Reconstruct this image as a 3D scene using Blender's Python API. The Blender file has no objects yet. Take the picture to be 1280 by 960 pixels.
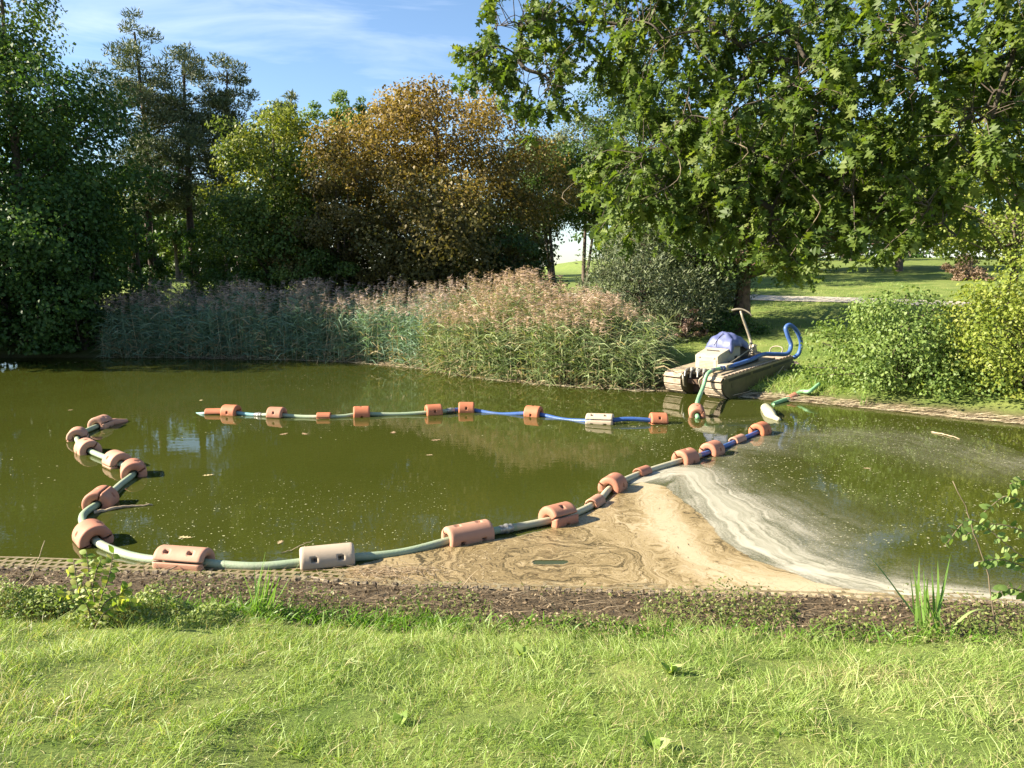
import bpy, bmesh, math
import numpy as np
from mathutils import Vector, Matrix

# ------------------------------------------------------------------ camera, sky, sun, exposure
scene = bpy.context.scene
COL = scene.collection
FPX, CAMH, HORIZON = 970.0, 3.7, 340.0
PITCH = math.atan((480 - HORIZON) / FPX)
cam = bpy.data.cameras.new('camera')
cam.sensor_width = 36.0
cam.lens = 36.0 * FPX / 1280.0
cam.clip_start = 0.1
cam.clip_end = 3000
camo = bpy.data.objects.new('camera', cam)
COL.objects.link(camo)
camo.location = (0, 0, CAMH)
camo.rotation_euler = (math.pi / 2 - PITCH, 0, 0)
scene.camera = camo

SUN_EL, SUN_AZ = math.radians(30), math.radians(6)      # light travels along +x, turned SUN_AZ towards +y
trav = Vector((math.cos(SUN_AZ) * math.cos(SUN_EL), math.sin(SUN_AZ) * math.cos(SUN_EL), -math.sin(SUN_EL)))
world = bpy.data.worlds.new('World')
scene.world = world
world.use_nodes = True
wn, wl = world.node_tree.nodes, world.node_tree.links
wn.clear()
wout = wn.new('ShaderNodeOutputWorld')
bg = wn.new('ShaderNodeBackground')
sky = wn.new('ShaderNodeTexSky')
sky.sky_type = 'NISHITA'
sky.sun_disc = False
sky.sun_elevation = SUN_EL
sky.sun_rotation = math.atan2(-trav.x, -trav.y)
sky.air_density = 1.0
sky.dust_density = 0.3
sky.ozone_density = 3.5
bg.inputs['Strength'].default_value = 0.064
# thin cirrus: streaks of stretched noise on the sky directions
tc = wn.new('ShaderNodeTexCoord')
mp = wn.new('ShaderNodeMapping')
mp.inputs['Scale'].default_value = (2.2, 2.2, 13.0)
mp.inputs['Rotation'].default_value = (0.0, 0.16, 0.0)
nz = wn.new('ShaderNodeTexNoise')
nz.inputs['Scale'].default_value = 1.6
nz.inputs['Detail'].default_value = 7
nz.inputs['Roughness'].default_value = 0.55
nz.inputs['Distortion'].default_value = 0.6
cr = wn.new('ShaderNodeValToRGB')
cr.color_ramp.elements[0].position = 0.5
cr.color_ramp.elements[1].position = 0.85
cr.color_ramp.elements[1].color = (0.45, 0.45, 0.45, 1)
mx = wn.new('ShaderNodeMix')
mx.data_type = 'RGBA'
mx.inputs['B'].default_value = (6.6, 7.1, 8.0, 1)
wl.new(tc.outputs['Generated'], mp.inputs['Vector'])
wl.new(mp.outputs['Vector'], nz.inputs['Vector'])
wl.new(nz.outputs['Fac'], cr.inputs['Fac'])
wl.new(cr.outputs['Color'], mx.inputs['Factor'])
wl.new(sky.outputs['Color'], mx.inputs['A'])
wl.new(mx.outputs['Result'], bg.inputs['Color'])
wl.new(bg.outputs['Background'], wout.inputs['Surface'])

sl = bpy.data.lights.new('sun', 'SUN')
sl.energy = 5.0
sl.angle = math.radians(0.5)
sl.color = (1.0, 0.90, 0.72)
slo = bpy.data.objects.new('sun', sl)
COL.objects.link(slo)
slo.rotation_euler = trav.to_track_quat('-Z', 'Y').to_euler()
slo.location = (-30, -10, 40)

vs = scene.view_settings
vs.view_transform = 'Standard'
vs.look = 'None'
vs.gamma = 1.0
vs.use_curve_mapping = False
vs.exposure = 1.85

# ------------------------------------------------------------------ geometry of the view (world points found from measured pixels)
_fw = np.array([0, math.cos(PITCH), -math.sin(PITCH)])
_up = np.array([0, math.sin(PITCH), math.cos(PITCH)])
def ray(px, py):
    d = _fw * FPX + np.array([1., 0, 0]) * (px - 640) + _up * (480 - py)
    return d / d[1]
def at(px, py, z=0.0):
    r = ray(px, py)
    return np.array([0, 0, CAMH]) + r * ((z - CAMH) / r[2])
def dep(px, py, Y):
    return np.array([0, 0, CAMH]) + ray(px, py) * Y
def xat(px, Y):
    return (px - 640) / FPX * Y * math.cos(PITCH) * 1.005

# ------------------------------------------------------------------ object helpers
def tag(o, label=None, cat=None, group=None, kind=None):
    if label: o['label'] = label
    if cat: o['category'] = cat
    if group: o['group'] = group
    if kind: o['kind'] = kind
    return o
def empty(name, loc=(0, 0, 0), rz=0.0):
    o = bpy.data.objects.new(name, None)
    o.empty_display_size = 0.2
    COL.objects.link(o)
    o.location = loc
    o.rotation_euler = (0, 0, rz)
    return o
def link(name, me, mat=None, parent=None):
    o = bpy.data.objects.new(name, me)
    COL.objects.link(o)
    if mat is not None and len(me.materials) == 0:
        me.materials.append(mat)
    if parent is not None:
        o.parent = parent
    return o
def qmesh(name, V, Q, cols=None, attrs=None, smooth=False):
    """mesh of quads from numpy arrays"""
    V = np.ascontiguousarray(V, np.float32)
    Q = np.ascontiguousarray(Q, np.int32)
    me = bpy.data.meshes.new(name)
    me.vertices.add(len(V)); me.vertices.foreach_set('co', V.ravel())
    k = Q.shape[1]
    me.loops.add(Q.size); me.loops.foreach_set('vertex_index', Q.ravel())
    me.polygons.add(len(Q))
    me.polygons.foreach_set('loop_start', np.arange(0, Q.size, k, dtype=np.int32))
    me.polygons.foreach_set('loop_total', np.full(len(Q), k, np.int32))
    if smooth:
        me.polygons.foreach_set('use_smooth', np.ones(len(Q), bool))
    if cols is not None:
        a = me.attributes.new('Col', 'FLOAT_COLOR', 'POINT')
        c = np.ones((len(V), 4), np.float32); c[:, :3] = np.clip(cols, 0, 1)
        a.data.foreach_set('color', c.ravel())
    if attrs:
        for k_, v_ in attrs.items():
            a = me.attributes.new(k_, 'FLOAT', 'POINT')
            a.data.foreach_set('value', np.ascontiguousarray(v_, np.float32).ravel())
    me.update(calc_edges=True)
    return me
def bmobj(name, bm, mat, parent=None, smooth=False, bevel=0.0):
    bmesh.ops.recalc_face_normals(bm, faces=bm.faces[:])
    if bevel:
        bmesh.ops.bevel(bm, geom=bm.edges[:], offset=bevel, segments=2, profile=0.6, affect='EDGES')
    me = bpy.data.meshes.new(name)
    bm.to_mesh(me); bm.free()
    if smooth:
        me.polygons.foreach_set('use_smooth', np.ones(len(me.polygons), bool))
    return link(name, me, mat, parent)
def box(bm, x0, x1, y0, y1, z0, z1, M=None):
    vs_ = [bm.verts.new(v) for v in ((x0,y0,z0),(x1,y0,z0),(x1,y1,z0),(x0,y1,z0),(x0,y0,z1),(x1,y0,z1),(x1,y1,z1),(x0,y1,z1))]
    for f in ((0,3,2,1),(4,5,6,7),(0,1,5,4),(1,2,6,5),(2,3,7,6),(3,0,4,7)):
        bm.faces.new([vs_[i] for i in f])
    if M is not None:
        bmesh.ops.transform(bm, matrix=M, verts=vs_)
    return vs_
def prism(bm, poly, y0, y1):
    """poly in xz, extruded along y"""
    a = [bm.verts.new((x, y0, z)) for x, z in poly]
    b = [bm.verts.new((x, y1, z)) for x, z in poly]
    n = len(poly)
    bm.faces.new(a); bm.faces.new(b[::-1])
    for i in range(n):
        j = (i + 1) % n
        bm.faces.new((a[i], b[i], b[j], a[j]))
def catmull(P, n=12):
    P = np.asarray(P, float)
    Q = np.vstack([2 * P[0] - P[1], P, 2 * P[-1] - P[-2]])
    out = []
    for i in range(1, len(Q) - 2):
        p0, p1, p2, p3 = Q[i-1], Q[i], Q[i+1], Q[i+2]
        for t in np.linspace(0, 1, n, endpoint=False):
            out.append(0.5 * (2*p1 + (p2-p0)*t + (2*p0-5*p1+4*p2-p3)*t*t + (3*p1-p0-3*p2+p3)*t**3))
    out.append(P[-1])
    return np.array(out)
def tubes(paths, sides=6, cap=True):
    """paths: list of (points, radii) -> V, Q"""
    V, Q = [], []
    off = 0
    ang = np.linspace(0, 2 * math.pi, sides, endpoint=False)
    for P, R in paths:
        P = np.asarray(P, float)
        R = np.broadcast_to(np.asarray(R, float), (len(P),))
        T = np.gradient(P, axis=0)
        T /= np.linalg.norm(T, axis=1)[:, None] + 1e-9
        ref = np.array([0, 0, 1.]) if abs(T[0, 2]) < 0.8 else np.array([1., 0, 0])
        A = np.empty_like(T); a_ = np.cross(T[0], ref)
        for q_ in range(len(P)):
            a_ = a_ - (a_ @ T[q_]) * T[q_]; a_ = a_ / (math.sqrt(a_ @ a_) + 1e-9); A[q_] = a_
        B = np.cross(A, T)
        ring = P[:, None] + R[:, None, None] * (A[:, None] * np.cos(ang)[None, :, None] + B[:, None] * np.sin(ang)[None, :, None])
        n = len(P)
        V.append(ring.reshape(-1, 3))
        i = np.arange(n - 1)[:, None] * sides
        j = np.arange(sides)[None, :]
        j2 = (j + 1) % sides
        Q.append(np.stack([i + j, i + j2, i + sides + j2, i + sides + j], -1).reshape(-1, 4) + off)
        if cap and sides == 6 or cap and sides == 8 or cap and sides == 12:
            for base in (0, (n - 1) * sides):
                for k in range(1, sides - 2, 2):
                    Q.append(np.array([[base, base + k, base + k + 1, base + k + 2]]) + off)
        off += n * sides
    return np.vstack(V), np.vstack(Q)
def tube_obj(name, paths, mat, parent=None, sides=8):
    V, Q = tubes(paths, sides)
    return link(name, qmesh(name, V, Q, smooth=True), mat, parent)

# ------------------------------------------------------------------ materials
def nodes(name):
    m = bpy.data.materials.new(name)
    m.use_nodes = True
    nt = m.node_tree
    b = nt.nodes['Principled BSDF']
    return m, nt, b
def mat(name, c1, c2=None, scale=6.0, rough=0.6, metal=0.0, bump=0.0, bscale=None, spec=0.4, detail=6, dirt=None, dirt_amt=0.5):
    m, nt, b = nodes(name)
    b.inputs['Roughness'].default_value = rough
    b.inputs['Metallic'].default_value = metal
    b.inputs['Specular IOR Level'].default_value = spec
    if c2 is None:
        c2 = [c * 0.7 for c in c1]
    t = nt.nodes.new('ShaderNodeTexCoord')
    n = nt.nodes.new('ShaderNodeTexNoise')
    n.inputs['Scale'].default_value = scale
    n.inputs['Detail'].default_value = detail
    r = nt.nodes.new('ShaderNodeValToRGB')
    r.color_ramp.elements[0].position = 0.3; r.color_ramp.elements[0].color = (*c2, 1)
    r.color_ramp.elements[1].position = 0.7; r.color_ramp.elements[1].color = (*c1, 1)
    nt.links.new(t.outputs['Object'], n.inputs['Vector'])
    nt.links.new(n.outputs['Fac'], r.inputs['Fac'])
    out = r.outputs['Color']
    if dirt is not None:
        n2 = nt.nodes.new('ShaderNodeTexNoise'); n2.inputs['Scale'].default_value = scale * 0.35; n2.inputs['Detail'].default_value = 9
        n2.inputs['Roughness'].default_value = 0.7
        r2 = nt.nodes.new('ShaderNodeValToRGB')
        r2.color_ramp.elements[0].position = 0.5; r2.color_ramp.elements[0].color = (0, 0, 0, 1)
        r2.color_ramp.elements[1].position = 0.68; r2.color_ramp.elements[1].color = (dirt_amt, dirt_amt, dirt_amt, 1)
        mixn = nt.nodes.new('ShaderNodeMix'); mixn.data_type = 'RGBA'
        mixn.inputs['B'].default_value = (*dirt, 1)
        nt.links.new(t.outputs['Object'], n2.inputs['Vector'])
        nt.links.new(n2.outputs['Fac'], r2.inputs['Fac'])
        nt.links.new(r2.outputs['Color'], mixn.inputs['Factor'])
        nt.links.new(out, mixn.inputs['A'])
        out = mixn.outputs['Result']
    nt.links.new(out, b.inputs['Base Color'])
    if bump:
        nb = nt.nodes.new('ShaderNodeTexNoise'); nb.inputs['Scale'].default_value = bscale or scale * 4; nb.inputs['Detail'].default_value = 5
        bp = nt.nodes.new('ShaderNodeBump'); bp.inputs['Strength'].default_value = bump; bp.inputs['Distance'].default_value = 0.02
        nt.links.new(t.outputs['Object'], nb.inputs['Vector'])
        nt.links.new(nb.outputs['Fac'], bp.inputs['Height'])
        nt.links.new(bp.outputs['Normal'], b.inputs['Normal'])
    return m
def leaf_material(name, trans=0.35, rough=0.5, spec=0.35, tint=(1.15, 1.2, 0.6)):
    m, nt, b = nodes(name)
    a = nt.nodes.new('ShaderNodeAttribute'); a.attribute_name = 'Col'
    b.inputs['Roughness'].default_value = rough
    b.inputs['Specular IOR Level'].default_value = spec
    tr = nt.nodes.new('ShaderNodeBsdfTranslucent')
    mu = nt.nodes.new('ShaderNodeMix'); mu.data_type = 'RGBA'; mu.blend_type = 'MULTIPLY'
    mu.inputs['Factor'].default_value = 1.0
    mu.inputs['B'].default_value = (*tint, 1)
    ms = nt.nodes.new('ShaderNodeMixShader'); ms.inputs['Fac'].default_value = trans
    out = nt.nodes['Material Output']
    nt.links.new(a.outputs['Color'], b.inputs['Base Color'])
    nt.links.new(a.outputs['Color'], mu.inputs['A'])
    nt.links.new(mu.outputs['Result'], tr.inputs['Color'])
    nt.links.new(b.outputs['BSDF'], ms.inputs[1])
    nt.links.new(tr.outputs['BSDF'], ms.inputs[2])
    nt.links.new(ms.outputs['Shader'], out.inputs['Surface'])
    return m

M = {}
M['leaf'] = leaf_material('leaf', 0.38, 0.5, 0.3)
M['oak_leaf'] = leaf_material('oak_leaf', 0.42, 0.5, 0.25, (1.3, 1.35, 0.5))
M['needle'] = leaf_material('needle', 0.15, 0.55, 0.3)
M['grass'] = leaf_material('grass', 0.40, 0.45, 0.35, (1.2, 1.25, 0.6))
M['reed'] = leaf_material('reed', 0.30, 0.55, 0.3)
M['litter'] = leaf_material('litter', 0.12, 0.7, 0.2, (1.1, 1, 0.8))
M['bark'] = mat('bark', (0.13, 0.10, 0.075), (0.055, 0.042, 0.032), 5, 0.9, bump=0.9, bscale=14)
M['bark_dark'] = mat('bark_dark', (0.075, 0.06, 0.045), (0.035, 0.028, 0.02), 8, 0.9, bump=0.8, bscale=20)
M['bark_pine'] = mat('bark_pine', (0.10, 0.065, 0.045), (0.035, 0.026, 0.02), 6, 0.9, bump=0.9, bscale=12)
M['bark_red'] = mat('bark_red', (0.20, 0.125, 0.085), (0.07, 0.042, 0.03), 6, 0.9, bump=1.0, bscale=11)
M['twig'] = mat('twig', (0.22, 0.17, 0.11), (0.12, 0.09, 0.06), 8, 0.8)
M['salmon'] = mat('float_salmon', (0.42, 0.185, 0.115), (0.35, 0.145, 0.09), 3, 0.62, bump=0.12, bscale=60, spec=0.3, dirt=(0.34, 0.22, 0.14), dirt_amt=0.55)
M['pale_salmon'] = mat('float_pale_salmon', (0.46, 0.245, 0.165), (0.39, 0.20, 0.13), 3, 0.65, bump=0.12, bscale=60, spec=0.3, dirt=(0.40, 0.30, 0.2), dirt_amt=0.5)
M['orange'] = mat('float_orange', (0.45, 0.16, 0.08), (0.38, 0.125, 0.06), 3, 0.6, bump=0.12, bscale=60, spec=0.3, dirt=(0.34, 0.17, 0.1), dirt_amt=0.55)
M['beige'] = mat('float_beige', (0.46, 0.37, 0.275), (0.38, 0.30, 0.22), 3, 0.65, bump=0.12, bscale=60, spec=0.3, dirt=(0.33, 0.26, 0.19), dirt_amt=0.6)
M['bolt'] = mat('bolt', (0.05, 0.045, 0.04), (0.10, 0.05, 0.03), 30, 0.5, 0.6)
M['hose_green'] = mat('hose_green', (0.30, 0.36, 0.235), (0.22, 0.285, 0.18), 2.5, 0.5, bump=0.2, bscale=40, dirt=(0.36, 0.33, 0.24), dirt_amt=0.8)
M['hose_mint'] = mat('hose_mint', (0.24, 0.46, 0.24), (0.17, 0.36, 0.19), 3, 0.45, bump=0.2, bscale=40)
M['hose_aqua'] = mat('hose_aqua', (0.16, 0.34, 0.34), (0.11, 0.25, 0.26), 3, 0.45, bump=0.2, bscale=40, dirt=(0.3, 0.36, 0.33), dirt_amt=0.5)
M['hose_cream'] = mat('hose_cream', (0.46, 0.42, 0.29), (0.35, 0.34, 0.23), 3, 0.5, bump=0.2, bscale=40, dirt=(0.26, 0.26, 0.16), dirt_amt=0.6)
M['hose_blue'] = mat('hose_blue', (0.05, 0.12, 0.34), (0.035, 0.085, 0.25), 4, 0.4, bump=0.2, bscale=40, dirt=(0.12, 0.16, 0.26), dirt_amt=0.4)
M['steel'] = mat('steel', (0.42, 0.41, 0.38), (0.22, 0.2, 0.17), 15, 0.45, 0.6)
M['tarp'] = mat('tarp', (0.11, 0.125, 0.26), (0.075, 0.09, 0.20), 5, 0.5, bump=0.5, bscale=7, dirt=(0.2, 0.22, 0.34), dirt_amt=0.4)
M['hood'] = mat('hood_paint', (0.40, 0.36, 0.27), (0.33, 0.29, 0.21), 4, 0.45, dirt=(0.3, 0.25, 0.17), dirt_amt=0.6)
M['hull'] = mat('hull_paint', (0.12, 0.10, 0.045), (0.075, 0.063, 0.03), 4, 0.6, bump=0.15, dirt=(0.16, 0.12, 0.07), dirt_amt=0.7)
M['deck'] = mat('deck', (0.36, 0.29, 0.19), (0.25, 0.19, 0.12), 6, 0.7, bump=0.3, dirt=(0.14, 0.10, 0.065), dirt_amt=0.6)
M['plate'] = mat('track_plate', (0.42, 0.34, 0.25), (0.27, 0.20, 0.14), 9, 0.75, bump=0.3, dirt=(0.12, 0.085, 0.06), dirt_amt=0.7)
M['black'] = mat('black_rubber', (0.02, 0.02, 0.02), (0.035, 0.03, 0.025), 12, 0.6)
M['rust'] = mat('rust_frame', (0.13, 0.075, 0.045), (0.06, 0.04, 0.03), 10, 0.8, 0.2, bump=0.3)
M['pole'] = mat('pole_metal', (0.30, 0.26, 0.19), (0.2, 0.17, 0.12), 12, 0.55, 0.3)
M['mat_plastic'] = mat('edging_plastic', (0.24, 0.19, 0.10), (0.16, 0.125, 0.065), 10, 0.7, bump=0.3, bscale=30, dirt=(0.30, 0.26, 0.18), dirt_amt=0.7)
M['edge_plastic'] = mat('edge_plastic', (0.17, 0.13, 0.085), (0.06, 0.045, 0.03), 9, 0.75, bump=0.4, bscale=30, dirt=(0.3, 0.25, 0.17), dirt_amt=0.6)
M['clay'] = mat('path_gravel', (0.50, 0.45, 0.36), (0.38, 0.33, 0.26), 8, 0.9, bump=0.4, bscale=60)
M['dead_wood'] = mat('dead_wood', (0.42, 0.33, 0.22), (0.26, 0.19, 0.12), 10, 0.8, bump=0.4, bscale=40)
M['stone'] = mat('stone', (0.33, 0.25, 0.2), (0.2, 0.15, 0.12), 7, 0.85, bump=0.6, bscale=20)

# ------------------------------------------------------------------ terrain: shoreline, heights
NEAR = [(-260, 12), (-60, 11.5), (-14, 9.75), (-6.43, 9.31), (-3.82, 9.06), (-1.32, 8.76), (1.02, 8.58), (3.32, 8.46), (5.72, 8.22), (9, 7.9), (16, 8.2), (30, 6.5), (260, 2)]
FAR = [(260, 20), (40, 14.5), (20, 16.2), (12.59, 18.75), (10.0, 20.77), (8.31, 22.08), (7.48, 22.3), (6.6, 23.3), (4.74, 24.0), (1.58, 25.27), (-1.13, 27.2), (-3.74, 30.0), (-7.34, 32.2), (-11, 33.0), (-15.4, 33.7), (-18.2, 33.7), (-22.4, 33.6), (-30, 32.5), (-60, 36), (-260, 60)]
POLY = np.array(NEAR + FAR, float)
def signed_dist(x, y):
    """>0 on land, <0 on water"""
    p = np.stack([np.ravel(x), np.ravel(y)], -1).astype(float)
    best = np.full(len(p), 1e9)
    inside = np.zeros(len(p), bool)
    n = len(POLY)
    for i in range(n):
        a, b = POLY[i], POLY[(i + 1) % n]
        ab = b - a
        t = np.clip(((p - a) @ ab) / (ab @ ab), 0, 1)
        best = np.minimum(best, np.linalg.norm(p - (a + t[:, None] * ab), axis=1))
        c = (a[1] > p[:, 1]) != (b[1] > p[:, 1])
        with np.errstate(divide='ignore', invalid='ignore'):
            xi = (b[0] - a[0]) * (p[:, 1] - a[1]) / (b[1] - a[1]) + a[0]
        inside ^= c & (p[:, 0] < xi)
    return np.where(inside, -best, best).reshape(np.shape(x))
def sstep(x, a, b):
    t = np.clip((x - a) / (b - a), 0, 1)
    return t * t * (3 - 2 * t)
def vnoise(x, y, s, seed=0):
    """cheap smooth pseudo noise, -1..1"""
    r = np.random.default_rng(seed)
    v = 0
    for k in range(7):
        a = r.uniform(0, 2 * math.pi); f = s * r.uniform(0.5, 1.8); ph = r.uniform(0, 6.28)
        v = v + np.sin((np.cos(a) * x + np.sin(a) * y) * f + ph + 1.3 * np.sin((np.sin(a) * x - np.cos(a) * y) * f * 0.7 + ph))
    return v / 4.0
def height(x, y):
    x = np.asarray(x, float); y = np.asarray(y, float)
    d = signed_dist(x, y)
    near = y < 12.5 - 0.05 * np.abs(x)
    e = d + 0.12 * vnoise(x, y, 2.2, 5) * sstep(np.abs(d), 0.15, 0.8)
    zn = 0.03 + 0.16 * np.clip(e, 0, 1.6) + 0.224 * np.clip(e - 1.6, 0, 30) + (0.035 * vnoise(x, y, 1.6, 1) + 0.024 * vnoise(x, y, 6.5, 3)) * sstep(d, 0.5, 2)
    zn = np.minimum(zn, 3.0)
    cap = 3.3 + 3.2 * sstep(x, 8, 18)
    ramp = 0.105 * np.clip(d - 1.2, 0, 500)
    zf = 0.03 + 0.26 * np.clip(d, 0, 1.2) + cap * (1 - np.exp(-ramp / cap * 1.15)) + 0.05 * vnoise(x, y, 0.5, 2) * sstep(d, 1, 4)
    zw = -0.02 - 0.28 * np.clip(-d, 0, 4)
    return np.where(d < 0, zw, np.where(near, zn, zf))
def gz(x, y):
    return float(height(np.array([x]), np.array([y]))[0])
def hit(px, py):
    r = ray(px, py)
    Y = np.linspace(3, 160, 1600)
    X = r[0] * Y; Z = CAMH + r[2] * Y
    k = np.argmax(height(X, Y) > Z)
    return np.array([X[k], Y[k], height(X[k:k+1], Y[k:k+1])[0]])

def axis_coords(fine0, fine1, step, lo, hi, g=1.25):
    c = list(np.arange(fine0, fine1 + 1e-6, step))
    s = step
    while c[-1] < hi: s *= g; c.append(c[-1] + s)
    s = step
    while c[0] > lo: s *= g; c.insert(0, c[0] - s)
    return np.array(c)
xs = axis_coords(-12, 14, 0.2, -900, 900, 1.09)
ys = axis_coords(3, 11, 0.15, -40, 1500, 1.05)
GX, GY = np.meshgrid(xs, ys)
GZ = height(GX, GY)
SD = signed_dist(GX, GY)
nx, ny = len(xs), len(ys)
i = np.arange(ny - 1)[:, None] * nx; j = np.arange(nx - 1)[None, :]
Q = np.stack([i + j, i + j + 1, i + nx + j + 1, i + nx + j], -1).reshape(-1, 4)
isnear = (GY < 12).astype(float)
mud = np.where(isnear > 0, 1 - sstep(SD + 0.3 * vnoise(GX, GY, 1.8, 9), 1.1, 1.9), 1 - sstep(SD, 0.25, 0.9))
g_me = qmesh('ground', np.stack([GX, GY, GZ], -1).reshape(-1, 3), Q, attrs={'mud': mud.ravel()}, smooth=True)
m, nt, b = nodes('ground')
b.inputs['Roughness'].default_value = 0.9
b.inputs['Specular IOR Level'].default_value = 0.15
a = nt.nodes.new('ShaderNodeAttribute'); a.attribute_name = 'mud'
t = nt.nodes.new('ShaderNodeTexCoord')
n1 = nt.nodes.new('ShaderNodeTexNoise'); n1.inputs['Scale'].default_value = 0.9; n1.inputs['Detail'].default_value = 8
r1 = nt.nodes.new('ShaderNodeValToRGB')
r1.color_ramp.elements[0].position = 0.35; r1.color_ramp.elements[0].color = (0.10, 0.15, 0.03, 1)
r1.color_ramp.elements[1].position = 0.68; r1.color_ramp.elements[1].color = (0.19, 0.22, 0.06, 1)
n2 = nt.nodes.new('ShaderNodeTexNoise'); n2.inputs['Scale'].default_value = 7; n2.inputs['Detail'].default_value = 10; n2.inputs['Roughness'].default_value = 0.7
r2 = nt.nodes.new('ShaderNodeValToRGB')
r2.color_ramp.elements[0].position = 0.3; r2.color_ramp.elements[0].color = (0.035, 0.025, 0.015, 1)
r2.color_ramp.elements[1].position = 0.72; r2.color_ramp.elements[1].color = (0.15, 0.112, 0.068, 1)
mixg = nt.nodes.new('ShaderNodeMix'); mixg.data_type = 'RGBA'
bp = nt.nodes.new('ShaderNodeBump'); bp.inputs['Strength'].default_value = 0.8; bp.inputs['Distance'].default_value = 0.05
for n_ in (n1, n2): nt.links.new(t.outputs['Object'], n_.inputs['Vector'])
nt.links.new(n1.outputs['Fac'], r1.inputs['Fac']); nt.links.new(n2.outputs['Fac'], r2.inputs['Fac'])
nt.links.new(a.outputs['Fac'], mixg.inputs['Factor'])
nt.links.new(r1.outputs['Color'], mixg.inputs['A']); nt.links.new(r2.outputs['Color'], mixg.inputs['B'])
nt.links.new(mixg.outputs['Result'], b.inputs['Base Color'])
nt.links.new(n2.outputs['Fac'], bp.inputs['Height']); nt.links.new(bp.outputs['Normal'], b.inputs['Normal'])
M['ground'] = m
tag(link('ground', g_me, m), kind='structure')

# water: murky green sheet, a little see-through, mirror-calm with faint ripples
m, nt, b = nodes('pond_water')
b.inputs['Roughness'].default_value = 0.03
b.inputs['IOR'].default_value = 1.33
b.inputs['Specular IOR Level'].default_value = 0.5
t = nt.nodes.new('ShaderNodeTexCoord')
n1 = nt.nodes.new('ShaderNodeTexNoise'); n1.inputs['Scale'].default_value = 0.16; n1.inputs['Detail'].default_value = 4
r1 = nt.nodes.new('ShaderNodeValToRGB')
r1.color_ramp.elements[0].position = 0.3; r1.color_ramp.elements[0].color = (0.056, 0.067, 0.010, 1)
r1.color_ramp.elements[1].position = 0.7; r1.color_ramp.elements[1].color = (0.073, 0.084, 0.015, 1)
mp = nt.nodes.new('ShaderNodeMapping'); mp.inputs['Scale'].default_value = (1.0, 1.6, 1.0)
n2 = nt.nodes.new('ShaderNodeTexNoise'); n2.inputs['Scale'].default_value = 2.2; n2.inputs['Detail'].default_value = 3
bp = nt.nodes.new('ShaderNodeBump'); bp.inputs['Strength'].default_value = 0.035; bp.inputs['Distance'].default_value = 0.05
trb = nt.nodes.new('ShaderNodeBsdfTransparent'); trb.inputs['Color'].default_value = (0.75, 0.8, 0.35, 1)
ms = nt.nodes.new('ShaderNodeMixShader'); ms.inputs['Fac'].default_value = 0.36
nt.links.new(t.outputs['Object'], n1.inputs['Vector']); nt.links.new(n1.outputs['Fac'], r1.inputs['Fac'])
nt.links.new(r1.outputs['Color'], b.inputs['Base Color'])
nt.links.new(t.outputs['Object'], mp.inputs['Vector']); nt.links.new(mp.outputs['Vector'], n2.inputs['Vector'])
nt.links.new(n2.outputs['Fac'], bp.inputs['Height']); nt.links.new(bp.outputs['Normal'], b.inputs['Normal'])
dfb = nt.nodes.new('ShaderNodeBsdfDiffuse'); gl = nt.nodes.new('ShaderNodeBsdfGlossy'); gl.inputs['Roughness'].default_value = 0.02
fr_ = nt.nodes.new('ShaderNodeFresnel'); fr_.inputs['IOR'].default_value = 1.33
ms2 = nt.nodes.new('ShaderNodeMixShader')
nt.links.new(r1.outputs['Color'], dfb.inputs['Color'])
nt.links.new(bp.outputs['Normal'], gl.inputs['Normal']); nt.links.new(bp.outputs['Normal'], fr_.inputs['Normal'])
nt.links.new(dfb.outputs['BSDF'], ms.inputs[1]); nt.links.new(trb.outputs['BSDF'], ms.inputs[2])
nt.links.new(fr_.outputs['Fac'], ms2.inputs['Fac']); nt.links.new(ms.outputs['Shader'], ms2.inputs[1]); nt.links.new(gl.outputs['BSDF'], ms2.inputs[2])
nt.links.new(ms2.outputs['Shader'], nt.nodes['Material Output'].inputs['Surface'])
wx = np.array([-250, 250.]); wy = np.array([1.0, 60.0])
wv = [(-250, 5.0, 0), (250, 1.0, 0), (250, 24, 0), (40, 18, 0), (16, 21, 0), (10, 24.5, 0), (4, 27, 0), (-2, 33, 0), (-14, 37, 0), (-40, 37, 0), (-250, 62, 0)]
bm = bmesh.new()
bm.faces.new([bm.verts.new(v) for v in wv])
me = bpy.data.meshes.new('water'); bm.to_mesh(me); bm.free()
tag(link('water', me, m), kind='structure')

# park path on the rise at the right
pts = [hit(px, py) for px, py in ((700, 369.0), (800, 370), (895, 371.5), (1000, 374), (1100, 377.5), (1190, 381), (1300, 386), (1420, 392))]
C = catmull([(p[0], p[1]) for p in pts], 8)
T = np.gradient(C, axis=0); T /= np.linalg.norm(T, axis=1)[:, None]
Nn = np.stack([-T[:, 1], T[:, 0]], -1)
rows = []
for w in (-1.0, -0.5, 0, 0.5, 1.0):
    P = C + Nn * w * 1.15
    rows.append(np.column_stack([P, height(P[:, 0], P[:, 1]) + 0.035]))
V = np.stack(rows, 1).reshape(-1, 3)
n = len(C)
i = np.arange(n - 1)[:, None] * 5; j = np.arange(4)[None]
tag(link('path', qmesh('path', V, np.stack([i+j, i+j+1, i+5+j+1, i+5+j], -1).reshape(-1, 4), smooth=True), M['clay']), kind='structure')

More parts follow.
